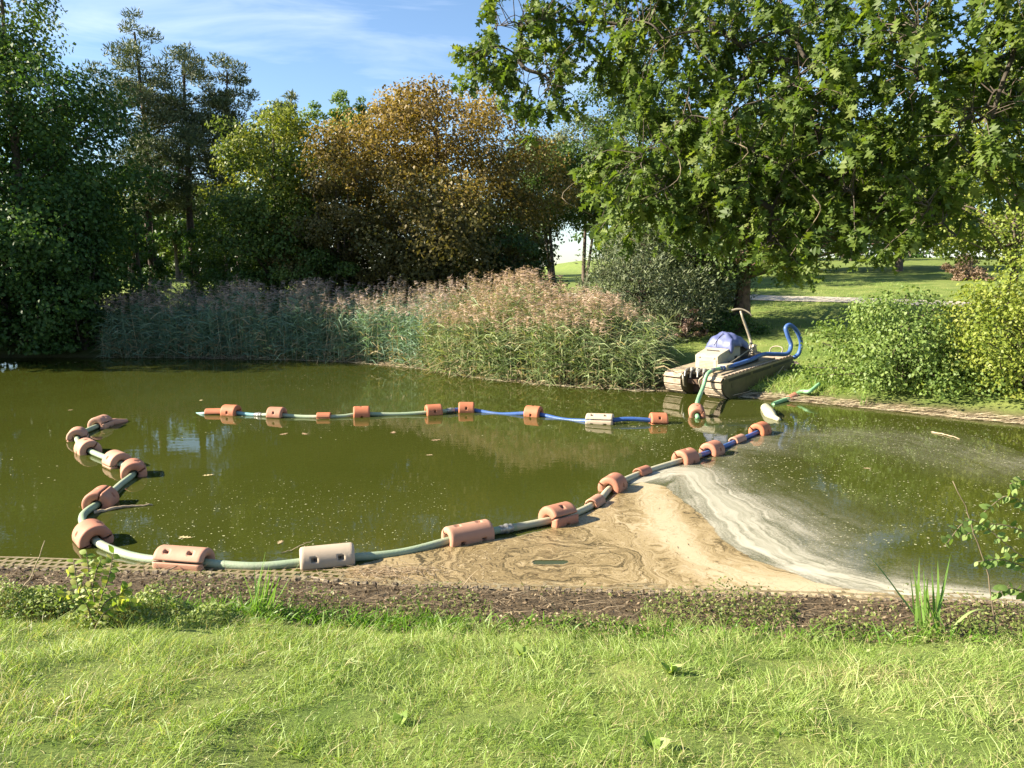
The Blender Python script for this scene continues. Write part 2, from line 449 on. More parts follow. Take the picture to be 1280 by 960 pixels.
# ------------------------------------------------------------------ foliage kit
def norm(v): return v / (np.linalg.norm(v, axis=-1, keepdims=True) + 1e-9)
def leaf_quads(P, N, L, W, rng, A=None, fold=0.25):
    """one folded diamond per leaf"""
    n = len(P)
    if A is None: A = rng.normal(size=(n, 3))
    A = norm(A - (A * N).sum(1, keepdims=True) * N)
    B = np.cross(N, A)
    L = np.broadcast_to(L, (n,))[:, None]; W = np.broadcast_to(W, (n,))[:, None]
    V = np.stack([P - A * L * 0.5, P + B * W * 0.5 - A * L * 0.06 + N * W * fold, P + A * L * 0.5, P - B * W * 0.5 - A * L * 0.06 + N * W * fold], 1)
    return V.reshape(-1, 3), np.arange(n * 4).reshape(-1, 4)
def mixcol(pal, u):
    pal = np.array(pal, float)
    k = np.clip(u, 0, 0.9999) * (len(pal) - 1)
    i = k.astype(int); f = (k - i)[:, None]
    return pal[i] * (1 - f) + pal[np.minimum(i + 1, len(pal) - 1)] * f
def trunk_paths(rng, h, r, lean=(0, 0), n=7, wob=0.04):
    z = np.linspace(0, h, n)
    x = lean[0] * (z / h) ** 1.3 + np.cumsum(rng.normal(0, wob * h / n, n)) * (z > 0)
    y = lean[1] * (z / h) ** 1.3 + np.cumsum(rng.normal(0, wob * h / n, n)) * (z > 0)
    R = r * (1 - 0.82 * (z / h) ** 0.9); R[0] *= 1.35
    return np.column_stack([x, y, z]), R
def make_tree(name, label, cat, base, h, R, prof, pal, seed, leaves=14000, clumps=150, leaf=0.24, trunk_r=0.25, z0=0.15, top_pal=None, top_from=0.5,
              lean=(0, 0), group=None, bark='bark', clump_r=0.13, stems=1, needle=False, flat=0.65, shell=0.45, squash=1.0, matname=None, up=0.6):
    """trunk, limbs and a crown of many leaf-sized faces gathered in clumps; prof = crown radius along its height"""
    if 0.15 < leaf <= 0.25 and not needle:
        leaf *= 0.72; leaves = int(leaves * 1.55)
    rng = np.random.default_rng(seed)
    root = empty(name, (base[0], base[1], base[2] - 0.05))
    tag(root, label, cat, group)
    TP, TR = trunk_paths(rng, h * 0.93, trunk_r, lean)
    # clump centres
    tt = np.linspace(0, 1, 60); w = np.interp(tt, *prof) ** 1.5 + 0.02
    t = np.interp(rng.random(clumps), np.cumsum(w) / w.sum(), tt)
    ang = rng.uniform(0, 2 * math.pi, clumps)
    ph = rng.uniform(0, 6.28, 4)
    lob = 1 + 0.16 * np.sin(3 * ang + ph[0] + 4 * t) + 0.12 * np.sin(5 * ang + ph[1] - 6 * t) + 0.10 * np.sin(2 * ang + 9 * t + ph[2])
    rad = R * np.interp(t, *prof) * lob * rng.random(clumps) ** shell
    zc = h * (z0 + (1 - z0) * t)
    ax = np.stack([np.interp(zc, TP[:, 2], TP[:, k]) for k in (0, 1)], -1)
    Cc = np.column_stack([ax[:, 0] + np.cos(ang) * rad, ax[:, 1] + np.sin(ang) * rad * squash, zc])
    rc = clump_r * R * (0.7 + 0.7 * rng.random(clumps))
    # leaves
    wgt = rc ** 2; k = rng.choice(clumps, leaves, p=wgt / wgt.sum())
    off = norm(rng.normal(size=(leaves, 3))) * (rng.random(leaves) ** 0.45)[:, None] * rc[k][:, None] * 1.5
    off[:, 2] *= flat
    P = Cc[k] + off
    P[:, 2] = np.maximum(P[:, 2], 0.05)
    outw = norm(np.column_stack([P[:, 0] - ax[k, 0], P[:, 1] - ax[k, 1], np.zeros(leaves)]))
    N = norm(outw * 0.55 + norm(off) * 0.5 + np.array([0, 0, up]) + rng.normal(size=(leaves, 3)) * 0.75)
    tuft = rng.normal(0, 0.16, clumps)
    u = np.clip(0.5 + tuft[k] + rng.normal(0, 0.17, leaves), 0, 1)
    col = mixcol(pal, u)
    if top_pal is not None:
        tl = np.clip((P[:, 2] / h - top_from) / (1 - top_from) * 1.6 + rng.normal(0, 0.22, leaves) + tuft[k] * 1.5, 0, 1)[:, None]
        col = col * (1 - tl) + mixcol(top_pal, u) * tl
    s = leaf * rng.uniform(0.65, 1.35, leaves)
    if needle:
        A = norm(norm(off) * 0.8 + np.array([0, 0, 0.55]) + rng.normal(size=(leaves, 3)) * 0.55)
        V, Qd = leaf_quads(P, norm(np.cross(A, rng.normal(size=(leaves, 3)))), s * 1.5, s * 0.34, rng, A, 0.0)
    else:
        A = norm(outw * 0.6 + np.array([0, 0, -0.5]) + rng.normal(size=(leaves, 3)) * 0.7)
        V, Qd = leaf_quads(P, N, s, s * 0.68, rng, A)
    cm = qmesh(name + '_crown', V, Qd, np.repeat(col, 4, 0))
    link('crown', cm, M[matname or ('needle' if needle else 'leaf')], root)
    # trunk and limbs
    tp = [(TP, TR)]
    for s_ in range(stems - 1):
        a_ = rng.uniform(0, 6.28)
        P2, R2 = trunk_paths(rng, h * 0.8, trunk_r * 0.8, (math.cos(a_) * R * 0.35, math.sin(a_) * R * 0.35))
        P2[:, 0] += math.cos(a_) * trunk_r * 1.2; P2[:, 1] += math.sin(a_) * trunk_r * 1.2
        tp.append((P2, R2))
    V, Qd = tubes(tp, 9)
    link('trunk', qmesh(name + '_trunk', V, Qd, smooth=True), M[bark], root)
    br = []
    for q in rng.choice(clumps, min(clumps, 16 if leaf > 0.3 else 48), replace=False):
        zb = max(h * z0 * 0.9, Cc[q, 2] - (0.35 + 0.5 * rng.random()) * np.hypot(Cc[q, 0] - ax[q, 0], Cc[q, 1] - ax[q, 1]) * (0.3 if needle else 1.0))
        zb = min(zb, h * 0.88)
        p0 = np.array([np.interp(zb, TP[:, 2], TP[:, 0]), np.interp(zb, TP[:, 2], TP[:, 1]), zb])
        p2 = Cc[q]
        p1 = (p0 + p2) / 2 + rng.normal(0, 0.06, 3) * R + np.array([0, 0, 0.05 * R])
        r0 = max(0.018, np.interp(zb, TP[:, 2], TR) * 0.4)
        br.append((catmull([p0, p1, p2], 3), np.linspace(r0, 0.012, 7)))
    V, Qd = tubes(br, 4)
    tag(link('branches', qmesh(name + '_branches', V, Qd, smooth=True), M[bark], root), kind='stuff')
    return root
ROUND = ([0, 0.12, 0.35, 0.6, 0.82, 0.94, 1], [0.55, 0.86, 1.0, 0.95, 0.68, 0.38, 0.1])
TALL = ([0, 0.1, 0.3, 0.6, 0.85, 1], [0.7, 0.95, 1.0, 0.82, 0.5, 0.08])
DOME = ([0, 0.2, 0.5, 0.75, 0.9, 1], [0.95, 1.0, 0.93, 0.7, 0.45, 0.12])
PINE = ([0, 0.08, 0.25, 0.45, 0.6, 0.8, 1], [0.5, 0.75, 0.95, 1.0, 0.85, 0.6, 0.1])
def gp(px, Y, dx=0.0):
    x = xat(px, Y) + dx
    return (x, Y, gz(x, Y))
def tree_h(py, Y, base):
    return CAMH - base[2] + (HORIZON - py) / FPX * Y * 1.0

DG = [(0.028, 0.066, 0.016), (0.046, 0.10, 0.021), (0.072, 0.135, 0.028), (0.10, 0.165, 0.036)]
MG = [(0.035, 0.07, 0.014), (0.06, 0.105, 0.02), (0.09, 0.14, 0.026), (0.13, 0.175, 0.035)]
YG = [(0.10, 0.145, 0.02), (0.16, 0.20, 0.027), (0.23, 0.25, 0.037), (0.30, 0.29, 0.055)]
LIME = [(0.11, 0.16, 0.02), (0.17, 0.22, 0.03), (0.24, 0.28, 0.045), (0.30, 0.31, 0.07)]
BR = [(0.13, 0.08, 0.02), (0.20, 0.13, 0.03), (0.26, 0.18, 0.042), (0.31, 0.225, 0.06)]
BRD = [(0.055, 0.06, 0.015), (0.085, 0.08, 0.02), (0.115, 0.095, 0.026), (0.145, 0.12, 0.036)]
PN = [(0.045, 0.068, 0.03), (0.08, 0.108, 0.046), (0.135, 0.155, 0.07), (0.195, 0.195, 0.10)]
GY_ = [(0.07, 0.09, 0.045), (0.10, 0.125, 0.06), (0.14, 0.165, 0.08), (0.19, 0.20, 0.11)]

b = gp(30, 35)
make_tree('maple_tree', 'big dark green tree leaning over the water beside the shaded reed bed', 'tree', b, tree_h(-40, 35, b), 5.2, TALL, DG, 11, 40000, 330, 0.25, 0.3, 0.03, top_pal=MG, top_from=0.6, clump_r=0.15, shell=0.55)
b = gp(95, 41)
make_tree('maple_tree', 'dark green tree filling the gap between the big tree and the tall pine', 'tree', b, tree_h(95, 41, b), 2.9, TALL, DG, 17, 13000, 130, 0.25, 0.2, 0.22, shell=0.55)
b = gp(-190, 33)
make_tree('maple_tree', 'broad dark green tree rising behind the bank shrubs at the pond corner', 'tree', b, 14.5, 5.0, ROUND, DG, 12, 12000, 150, 0.32, 0.3, 0.04, top_pal=MG, top_from=0.7)
b = gp(-560, 31)
make_tree('maple_tree', 'tall dark green tree far along the shaded bank', 'tree', b, 16, 5.5, ROUND, DG, 13, 8000, 110, 0.42, 0.3, 0.05)
b = gp(-330, 40)
make_tree('maple_tree', 'tall green tree set back from the shaded bank', 'tree', b, 17, 5.5, ROUND, DG, 14, 8000, 110, 0.42, 0.3, 0.05)
b = (-19.2, 34.7, gz(-19.2, 34.7))
make_tree('bank_shrub', 'low dark green shrub at the foot of the big tree by the water', 'shrub', b, 5.6, 2.3, DOME, DG, 15, 8000, 80, 0.22, 0.1, 0.0, stems=3)
b = (-21.5, 34.8, gz(-21.5, 34.8))
make_tree('bank_shrub', 'dense dark shrub hanging over the pond edge under the big tree', 'shrub', b, 5.2, 3.3, DOME, DG, 16, 8000, 90, 0.22, 0.1, 0.0, stems=3)

b = gp(192, 45)
make_tree('pine_tree', 'tall pine with pointed crown and ivy-dark trunk beside the big green tree', 'pine tree', b, tree_h(34, 45, b), 2.5, PINE, PN, 21, 22000, 105, 0.17, 0.3, 0.36, needle=True, bark='bark_pine', clump_r=0.19, flat=0.55, shell=0.6)
b = gp(250, 46)
make_tree('pine_tree', 'dark pine with broad crown standing next to the yellow-green tree', 'pine tree', b, tree_h(66, 46, b), 2.6, PINE, PN, 22, 22000, 105, 0.17, 0.3, 0.36, needle=True, bark='bark_pine', clump_r=0.19, flat=0.55, shell=0.6)
b = gp(300, 47)
make_tree('pine_tree', 'shorter pine between the dark pine and the yellow-green tree', 'pine tree', b, tree_h(78, 47, b), 2.0, PINE, PN, 23, 12000, 55, 0.17, 0.22, 0.5, needle=True, bark='bark_pine', clump_r=0.2, flat=0.55, shell=0.6)
b = gp(176, 43)
make_tree('ivy_tree', 'thin ivy-covered tree beside the tall pine', 'tree', b, 8.5, 0.8, TALL, DG, 24, 3500, 40, 0.16, 0.16, 0.0)
for k, (px, Y, lab) in enumerate(((196, 44.4, 'ivy climbing the trunk of the tall pointed pine'), (243, 45.4, 'ivy climbing the trunk of the broad dark pine'))):
    b = gp(px, Y)
    make_tree('ivy', lab, 'ivy', b, 5.6, 0.62, TALL, DG, 25 + k, 3600, 40, 0.16, 0.1, 0.0, clump_r=0.4)

b = gp(348, 41)
make_tree('hornbeam_tree', 'green tree with top coloured sunlit yellow between the pines and the brown tree', 'tree', b, tree_h(132, 41, b), 4.2, TALL, MG, 31, 28000, 240, 0.235, 0.22, 0.04, top_pal=YG, top_from=0.5, clump_r=0.15)  # yellow top palette puts the sun on the upper crown into the leaf colour
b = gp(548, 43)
make_tree('beech_tree', 'wide round tree with brown autumn leaves behind the reeds', 'tree', b, tree_h(124, 43, b), 6.3, ([0, 0.12, 0.35, 0.6, 0.82, 0.94, 1], [0.6, 0.88, 1.0, 0.97, 0.78, 0.5, 0.2]), BRD, 32, 50000, 420, 0.245, 0.35, 0.03, top_pal=BR, top_from=0.42, clump_r=0.125, shell=0.42)  # autumn brown top, also brightened to stand in for sun on the canopy
b = gp(424, 39.5)
make_tree('hazel_shrub', 'tall dusky brown-green shrub between the yellow-topped and brown trees', 'shrub', b, tree_h(205, 39.5, b), 3.0, ROUND, BRD, 33, 14000, 140, 0.2, 0.12, 0.02, stems=3)
b = gp(398, 37.5)
make_tree('hazel_shrub', 'olive green shrub just behind the shaded reeds', 'shrub', b, 4.0, 2.6, DOME, MG, 34, 10000, 100, 0.17, 0.08, 0.0, stems=3)
b = gp(300, 38.5)
make_tree('bank_shrub', 'low dark shrub behind the reeds near the pine trunks', 'shrub', b, 3.4, 2.2, DOME, DG, 35, 7000, 80, 0.17, 0.08, 0.0, stems=3)
b = gp(628, 40.5)
make_tree('hazel_shrub', 'dark green shrub under the brown tree behind the reeds', 'shrub', b, 5.0, 3.0, DOME, [(c[0]*.9, c[1]*.8, c[2]) for c in DG], 36, 10000, 100, 0.19, 0.08, 0.0, stems=3)
b = gp(440, 78)
make_tree('willow_tree', 'distant pale green tree showing above the yellow-topped tree', 'tree', b, tree_h(126, 78, b), 3.1, ([0, 0.5, 0.85, 1], [0.6, 1, 0.95, 0.45]), [(0.10, 0.165, 0.04), (0.14, 0.21, 0.055), (0.18, 0.25, 0.07)], 37, 11000, 130, 0.26, 0.25, 0.45, shell=0.5)
b = gp(492, 70)
make_tree('beech_tree', 'far reddish brown tree just peeping over the brown tree', 'tree', b, tree_h(130, 70, b), 4.0, ROUND, BR, 38, 7000, 90, 0.34, 0.25, 0.2)
b = gp(372, 72)
make_tree('pine_tree', 'distant dark conifer top behind the yellow-topped tree', 'pine tree', b, tree_h(122, 72, b), 3.0, PINE, PN, 39, 6000, 70, 0.34, 0.25, 0.3, needle=True, bark='bark_pine')

b = gp(694, 50)
make_tree('ash_tree', 'slender green tree with bare leaning stems beside the brown tree', 'tree', b, tree_h(172, 50, b), 2.6, ROUND, MG, 41, 13000, 130, 0.22, 0.16, 0.40, stems=3, lean=(-1.0, 0), clump_r=0.2)
b = gp(730, 53)
make_tree('ash_tree', 'slender grey-green tree partly hidden by the oak leaves', 'tree', b, tree_h(140, 53, b), 3.0, ROUND, GY_, 42, 13000, 130, 0.22, 0.16, 0.38, stems=2, clump_r=0.2)
b = gp(800, 50)
make_tree('ash_tree', 'tall green tree behind the oak and above the bushy conifer', 'tree', b, tree_h(70, 50, b), 4.4, ROUND, MG, 43, 16000, 150, 0.25, 0.22, 0.25)
b = gp(800, 33)
make_tree('bushy_conifer', 'round bushy grey-green conifer beside the sunlit reeds', 'conifer', b, tree_h(283, 33, b), 2.9, DOME, GY_, 44, 26000, 170, 0.13, 0.14, 0.0, needle=True, bark='bark_pine', clump_r=0.2)
b = gp(868, 34)
make_tree('bushy_conifer', 'darker bushy conifer between the grey-green one and the stout trunk', 'conifer', b, tree_h(300, 34, b), 2.0, DOME, PN, 45, 16000, 120, 0.13, 0.12, 0.05, needle=True, bark='bark_pine', clump_r=0.2)
b = hit(925, 409)
make_tree('cherry_tree', 'leaning tree with stout reddish scaly trunk above the amphibious boat', 'tree', b, 9.0, 5.2, ([0, 0.15, 0.4, 0.7, 1], [0.5, 0.9, 1.0, 0.8, 0.2]), MG, 46, 22000, 190, 0.19, 0.36, 0.27, bark='bark_red', lean=(0.4, 0), stems=1)
CHERRY = b
b = gp(1265, 31)
make_tree('maple_tree', 'yellow-green sunlit tree above the bushes on the rise', 'tree', b, tree_h(60, 31, b), 4.6, ROUND, LIME, 47, 20000, 190, 0.19, 0.2, 0.22)
b = gp(1120, 58)
make_tree('maple_tree', 'dark green tree on top of the grassy rise', 'tree', b, 11, 5.5, ROUND, MG, 48, 12000, 130, 0.3, 0.25, 0.18)
b = gp(985, 60)
make_tree('maple_tree', 'green tree standing on the rise behind the stout trunk', 'tree', b, 12, 5.5, ROUND, MG, 49, 12000, 130, 0.3, 0.25, 0.16)
b = gp(1300, 62)
make_tree('maple_tree', 'pale green tree at the far end of the grassy rise', 'tree', b, 10, 5.0, ROUND, YG, 50, 10000, 120, 0.3, 0.25, 0.2)
b = hit(1210, 350)
make_tree('dry_shrub', 'dry pinkish brown shrub on top of the grassy rise', 'shrub', b, 1.5, 1.5, DOME, [(0.2, 0.13, 0.09), (0.28, 0.19, 0.13), (0.33, 0.24, 0.16)], 51, 3500, 50, 0.12, 0.04, 0.0, stems=3)

b = (11.35, 22.6, gz(11.35, 22.6))
make_tree('dogwood_shrub', 'rounded mid-green shrub on the bank beside the boat', 'shrub', b, 2.75, 2.3, DOME, [(0.09, 0.15, 0.035), (0.13, 0.20, 0.045), (0.18, 0.25, 0.06), (0.24, 0.30, 0.09)], 52, 17000, 190, 0.10, 0.05, 0.0, stems=4, clump_r=0.16)
b = (13.9, 21.0, gz(13.9, 21.0))
make_tree('hazel_shrub', 'yellow-green shrub beside the rounded mid-green one', 'shrub', b, 3.6, 2.3, DOME, LIME, 53, 15000, 170, 0.10, 0.05, 0.0, stems=4, clump_r=0.16, top_pal=LIME)
b = (17.5, 20.6, gz(17.5, 20.6))
make_tree('hazel_shrub', 'tall yellow-green shrub further along the bank', 'shrub', b, 4.2, 2.6, DOME, LIME, 54, 9000, 120, 0.13, 0.05, 0.0, stems=4)

# distant belt of trees that closes the park
for k, (px, Y, h, R_, pal, lab) in enumerate(((95, 74, 9.5, 4.6, MG, 'thicket tree in the wood behind the gap-filling dark tree'), (165, 77, 10, 4.6, YG, 'yellowish thicket tree in the wood left open by the tall pine'), (225, 74, 9.5, 4.4, MG, 'green thicket tree in the wood between the pines'), (285, 78, 10, 4.6, MG, 'green thicket tree in the wood behind the shorter pine'), (335, 73, 9, 4.4, DG, 'dark thicket tree in the wood behind the yellow-topped tree'))):
    b = gp(px, Y)
    make_tree('thicket_tree', lab, 'tree', b, h, R_, ROUND, pal, 140 + k, 5000, 100, 0.36, 0.2, 0.3, group='wood behind the pines', stems=2)
for k, (px, Y, h, R_, pal, lab) in enumerate((
        (60, 92, 11, 5.5, MG, 'distant green tree behind the big dark tree by the water'), (130, 98, 12, 5, YG, 'distant yellowish tree showing beside the thin ivy-covered tree'),
        (205, 95, 12, 5.5, MG, 'distant green tree seen between the two pine trunks'), (285, 99, 12, 5.5, YG, 'distant yellowish tree seen past the broad dark pine'),
        (360, 92, 11, 5.5, MG, 'distant green tree behind the yellow-topped tree'), (580, 90, 11, 5.5, MG, 'distant green tree behind the middle of the brown tree'),
        (650, 97, 8, 4, MG, 'low distant tree at the edge of the brown tree'), (850, 88, 13, 6, MG, 'distant tree behind the bushy conifers'),
        (-30, 96, 12, 6, MG, 'distant tree behind the shaded bank trees'), (1200, 92, 12, 6, MG, 'far green tree beyond the dry shrub on the rise'),
        (930, 95, 12, 6, DG, 'far dark tree beyond the stout leaning trunk'), (1060, 84, 11, 6.5, MG, 'far green tree beyond the park path'), (1300, 84, 11, 6.5, YG, 'far yellowish tree beyond the sunlit shrubs'), (1135, 100, 13, 6.5, DG, 'far dark tree at the back of the grassy rise'), (780, 92, 10, 5, DG, 'far dark tree behind the slender grey-green one'))):
    b = gp(px, Y)
    make_tree('distant_tree', lab, 'tree', b, h, R_, ROUND, pal, 80 + k, 3600, 80, 0.5, 0.25, 0.02, group='distant belt of park trees')

for k, (px, lab) in enumerate(((130, 'low far hedge bush behind the thin ivy-covered tree'), (185, 'low far hedge bush behind the tall pine trunk'), (240, 'low far hedge bush behind the broad dark pine trunk'), (295, 'low far hedge bush behind the shorter pine'), (350, 'low far hedge bush behind the yellow-topped tree'))):
    b = gp(px, 84 + 2 * (k % 2))
    make_tree('hedge_bush', lab, 'shrub', b, 5.0, 3.6, DOME, (MG, DG)[k % 2], 160 + k, 3500, 70, 0.4, 0.1, 0.0, group='far hedge behind the pines', stems=2)
# ------------------------------------------------------------------ reeds
def ribbon(P0, D, L, W, droop, segs, rng, side=None):
    """n ribbons: base P0, direction D, bending over by droop; quads; returns V,Q, n verts each"""
    n = len(P0)
    D = norm(D)
    if side is None: side = norm(np.cross(D, rng.normal(size=(n, 3))))
    hz = D.copy(); hz[:, 2] = 0; hz = norm(hz + rng.normal(0, 1e-3, hz.shape))
    ts = np.linspace(0, 1, segs + 1)
    rows = []
    L = np.broadcast_to(L, (n,)); W = np.broadcast_to(W, (n,)); droop = np.broadcast_to(droop, (n,))
    for t in ts:
        c = P0 + D * (L * t)[:, None] + (hz * 0.45 + np.array([0, 0, -1.0])) * (droop * L * t * t)[:, None]
        w = (W * (1 - t ** 1.6) * (0.55 + 1.2 * min(t, 0.4)) + 0.0006)[:, None] * 0.5
        rows.append(np.stack([c - side * w, c + side * w], 1))
    V = np.stack(rows, 1)
    m_ = (segs + 1) * 2
    base = np.arange(n)[:, None, None] * m_
    k = np.arange(segs)[None, :, None] * 2
    Qd = (base + k + np.array([0, 1, 3, 2])[None, None, :]).reshape(-1, 4)
    return V.reshape(-1, 3), Qd, m_
class Acc:
    def __init__(s): s.V, s.Q, s.C, s.n = [], [], [], 0
    def add(s, V, Q, C):
        s.V.append(V); s.Q.append(Q + s.n); s.C.append(C); s.n += len(V)
    def mesh(s, name): return qmesh(name, np.vstack(s.V), np.vstack(s.Q), np.vstack(s.C))
def reed_bed(label, xy, hgt, seed, leafpal, plumepal, drypal, plume=0.95):
    rng = np.random.default_rng(seed)
    n = len(xy)
    z = height(xy[:, 0], xy[:, 1])
    P0 = np.column_stack([xy, np.maximum(z, -0.2) - 0.02])
    lean = rng.normal(0, 0.10, (n, 2))
    D = norm(np.column_stack([lean, np.ones(n)]))
    H = hgt * rng.uniform(0.66, 1.14, n) * (1 + 0.14 * vnoise(xy[:, 0], xy[:, 1], 1.3, seed))
    dry = (rng.random(n) < 0.22)
    A = Acc()
    V, Qd, k = ribbon(P0, D, H, 0.022, 0.03, 3, rng)
    A.add(V, Qd, np.repeat(np.where(dry[:, None], mixcol(drypal, rng.random(n)), mixcol(leafpal, rng.random(n))), k, 0))
    NLV = 11
    for q in range(NLV):
        keep = np.arange(n)[~dry | (q < 3)]
        nn = len(keep)
        f = (0.05 + 0.77 * (q + rng.random(nn)) / NLV)
        B = P0[keep] + D[keep] * (H[keep] * f)[:, None]
        a_ = rng.uniform(0, 6.28, nn)
        el = rng.uniform(0.5, 1.1, nn)
        d = np.column_stack([np.cos(a_) * np.cos(el), np.sin(a_) * np.cos(el), np.sin(el)])
        V, Qd, k = ribbon(B, d, rng.uniform(0.5, 0.9, nn), rng.uniform(0.035, 0.062, nn), rng.uniform(0.35, 1.0, nn), 2, rng)
        u = np.clip(rng.random(nn) * 0.8 + 0.2 * f, 0, 1)
        c = mixcol(leafpal, u)
        c[rng.random(nn) < 0.12 + 0.25 * (f < 0.25)] = drypal[0]
        A.add(V, Qd, np.repeat(c, k, 0))
    # plumes: drooping tufts of fine strands at the tops
    has = np.arange(n)[(rng.random(n) < plume) & (H > np.median(H) * 0.97)]
    tip = P0 + D * H[:, None]
    side = rng.uniform(-0.6, 0.9, n)
    for q in range(12):
        nn = len(has)
        s0 = tip[has] - D[has] * rng.uniform(0.0, 0.30, nn)[:, None]
        a_ = side[has] + rng.normal(0, 0.9, nn)
        el = rng.uniform(0.2, 1.3, nn)
        d = np.column_stack([np.cos(a_) * np.cos(el), np.sin(a_) * np.cos(el), np.sin(el)])
        V, Qd, k = ribbon(s0, d, rng.uniform(0.12, 0.26, nn), rng.uniform(0.025, 0.055, nn), rng.uniform(0.3, 0.9, nn), 1, rng)
        A.add(V, Qd, np.repeat(mixcol(plumepal, rng.random(nn)), k, 0))
    o = link('reed_bed', A.mesh('reed_bed'), M['reed'])
    return tag(o, label, 'reeds', kind='stuff')
def scatter_strip(line, w0, w1, n, seed):
    """points spread along a polyline, between w0 and w1 to its left side"""
    rng = np.random.default_rng(seed)
    C = catmull(line, 10); T = np.gradient(C, axis=0); T /= np.linalg.norm(T, axis=1)[:, None]
    Nn = np.stack([-T[:, 1], T[:, 0]], -1)
    s = np.concatenate([[0], np.cumsum(np.linalg.norm(np.diff(C, axis=0), axis=1))])
    u = rng.random(n) * s[-1]
    c = np.stack([np.interp(u, s, C[:, k]) for k in (0, 1)], -1)
    nn = np.stack([np.interp(u, s, Nn[:, k]) for k in (0, 1)], -1)
    return c + nn * (w0 + (w1 - w0) * rng.random(n))[:, None]
RG = [(0.11, 0.165, 0.06), (0.16, 0.22, 0.085), (0.23, 0.28, 0.12), (0.32, 0.33, 0.17)]
RP = [(0.33, 0.22, 0.155), (0.42, 0.30, 0.22), (0.50, 0.38, 0.29)]
RD = [(0.36, 0.29, 0.17), (0.44, 0.37, 0.23)]
RGS = [(0.11, 0.19, 0.12), (0.16, 0.25, 0.16), (0.23, 0.31, 0.21)]  # reeds in shade: blue-green and lightened in colour to stand in for skylight
shade_line = [(-18.0, 33.65), (-14.5, 33.6), (-10.5, 32.8), (-7.2, 32.1), (-4.6, 30.6), (-3.2, 29.4)]
reed_bed('shaded blue-green reed bed with dusky plumes along the far bank', scatter_strip(shade_line, -0.15, 3.4, 2400, 3), 2.5, 31, RGS, [(0.32, 0.23, 0.19), (0.41, 0.31, 0.26), (0.48, 0.37, 0.31)], RD)
lit_line = [(-3.5, 29.9), (-2.2, 28.0), (-0.9, 26.9), (1.6, 25.2), (3.4, 24.5), (4.5, 24.15)]
pts_ = scatter_strip(lit_line, -0.15, 3.6, 2900, 4)
rngq = np.random.default_rng(8)
hh = 2.75 * (1 - 0.42 * sstep(pts_[:, 0], 1.6, 5.0)) * (0.80 + 0.2 * sstep(np.abs(signed_dist(pts_[:, 0], pts_[:, 1])), 0.2, 1.6))
reed_bed('sunlit green and straw reed bed with pinkish plumes beside the boat', pts_, hh, 32, RG, RP, RD)

# ------------------------------------------------------------------ near oak (trunk stands to the side of the view, limbs reach over the water)
def oak_leaf_template():
    y = np.array([0, .10, .24, .33, .50, .60, .78, .85, 1.0])
    w = np.array([.012, .04, .21, .05, .30, .06, .24, .05, .004])
    s = np.array([0, 0, .05, 0, .06, 0, .05, 0, 0])
    return y, w, s
OAK_PAL = [(0.045, 0.08, 0.014), (0.072, 0.115, 0.019), (0.115, 0.165, 0.026), (0.19, 0.225, 0.06)]
def oak_leaves(P, A, N, L, col, rng):
    y, w, s = oak_leaf_template()
    n = len(P); A = norm(A); N = norm(N - (N * A).sum(1, keepdims=True) * A); B = np.cross(N, A)
    curl = rng.normal(0.16, 0.14, n)[:, None]; cup = rng.uniform(0.0, 0.35, n)[:, None]
    rows = []
    for yi, wi, si in zip(y, w, s):
        for sg in (-1, 1):
            rows.append(P + A * L[:, None] * (yi + si) + B * sg * wi * L[:, None] * 1.05 + N * L[:, None] * (cup * wi - curl * yi * yi))
    V = np.stack(rows, 1)
    k = len(y) * 2
    Qd = (np.arange(n)[:, None, None] * k + (np.arange(len(y) - 1) * 2)[None, :, None] + np.array([0, 1, 3, 2])).reshape(-1, 4)
    return V.reshape(-1, 3), Qd, np.repeat(col, k, 0)
rng = np.random.default_rng(101)
OAKB = np.array([9.6, 11.0]); OAKZ = gz(*OAKB) if signed_dist(np.array([9.6]), np.array([11.0]))[0] > 0 else 0
OAKB = np.array([10.2, 6.6]); OAKZ = gz(*OAKB)
oak = empty('oak_tree', (OAKB[0], OAKB[1], OAKZ - 0.05))
tag(oak, 'near oak whose leafy limbs with large lobed leaves hang over the pond', 'tree')
O = np.array([OAKB[0], OAKB[1], OAKZ - 0.05])
# crown lobes: centre (world), radii
lobes = []
for px, py, Y, rx, ry, rz, n in (
        (1085, 115, 9.2, 2.2, 2.0, 1.55, 175), (1235, 60, 8.2, 1.7, 2.0, 1.5, 110), (930, 60, 10.0, 2.0, 1.9, 1.25, 140),
        (790, 30, 10.4, 1.25, 1.6, 0.8, 62), (655, 35, 10.6, 0.85, 1.0, 0.75, 36), (610, 90, 10.5, 0.55, 0.6, 0.5, 14), (690, 110, 10.3, 0.5, 0.7, 0.55, 14),
        (860, 175, 9.6, 1.05, 1.2, 0.85, 72), (790, 235, 9.4, 0.62, 0.8, 0.62, 36), (990, 225, 9.2, 1.2, 1.3, 0.80, 84),
        (960, 300, 8.9, 0.55, 0.7, 0.5, 26), (1090, 265, 8.7, 0.9, 1.1, 0.5, 46), (880, 270, 9.3, 0.55, 0.7, 0.42, 26), (1240, 190, 8.0, 0.8, 1.1, 0.5, 22), (1150, 285, 8.4, 0.5, 0.6, 0.25, 8),
        (1020, -160, 9.6, 3.4, 3.0, 1.5, 60), (1350, -60, 7.6, 2.2, 2.6, 2.4, 42), (1500, -200, 6.2, 2.6, 2.6, 2.2, 34)):
    c = dep(px, py, Y)
    lobes.append((c, np.array([rx, ry, rz]), n))
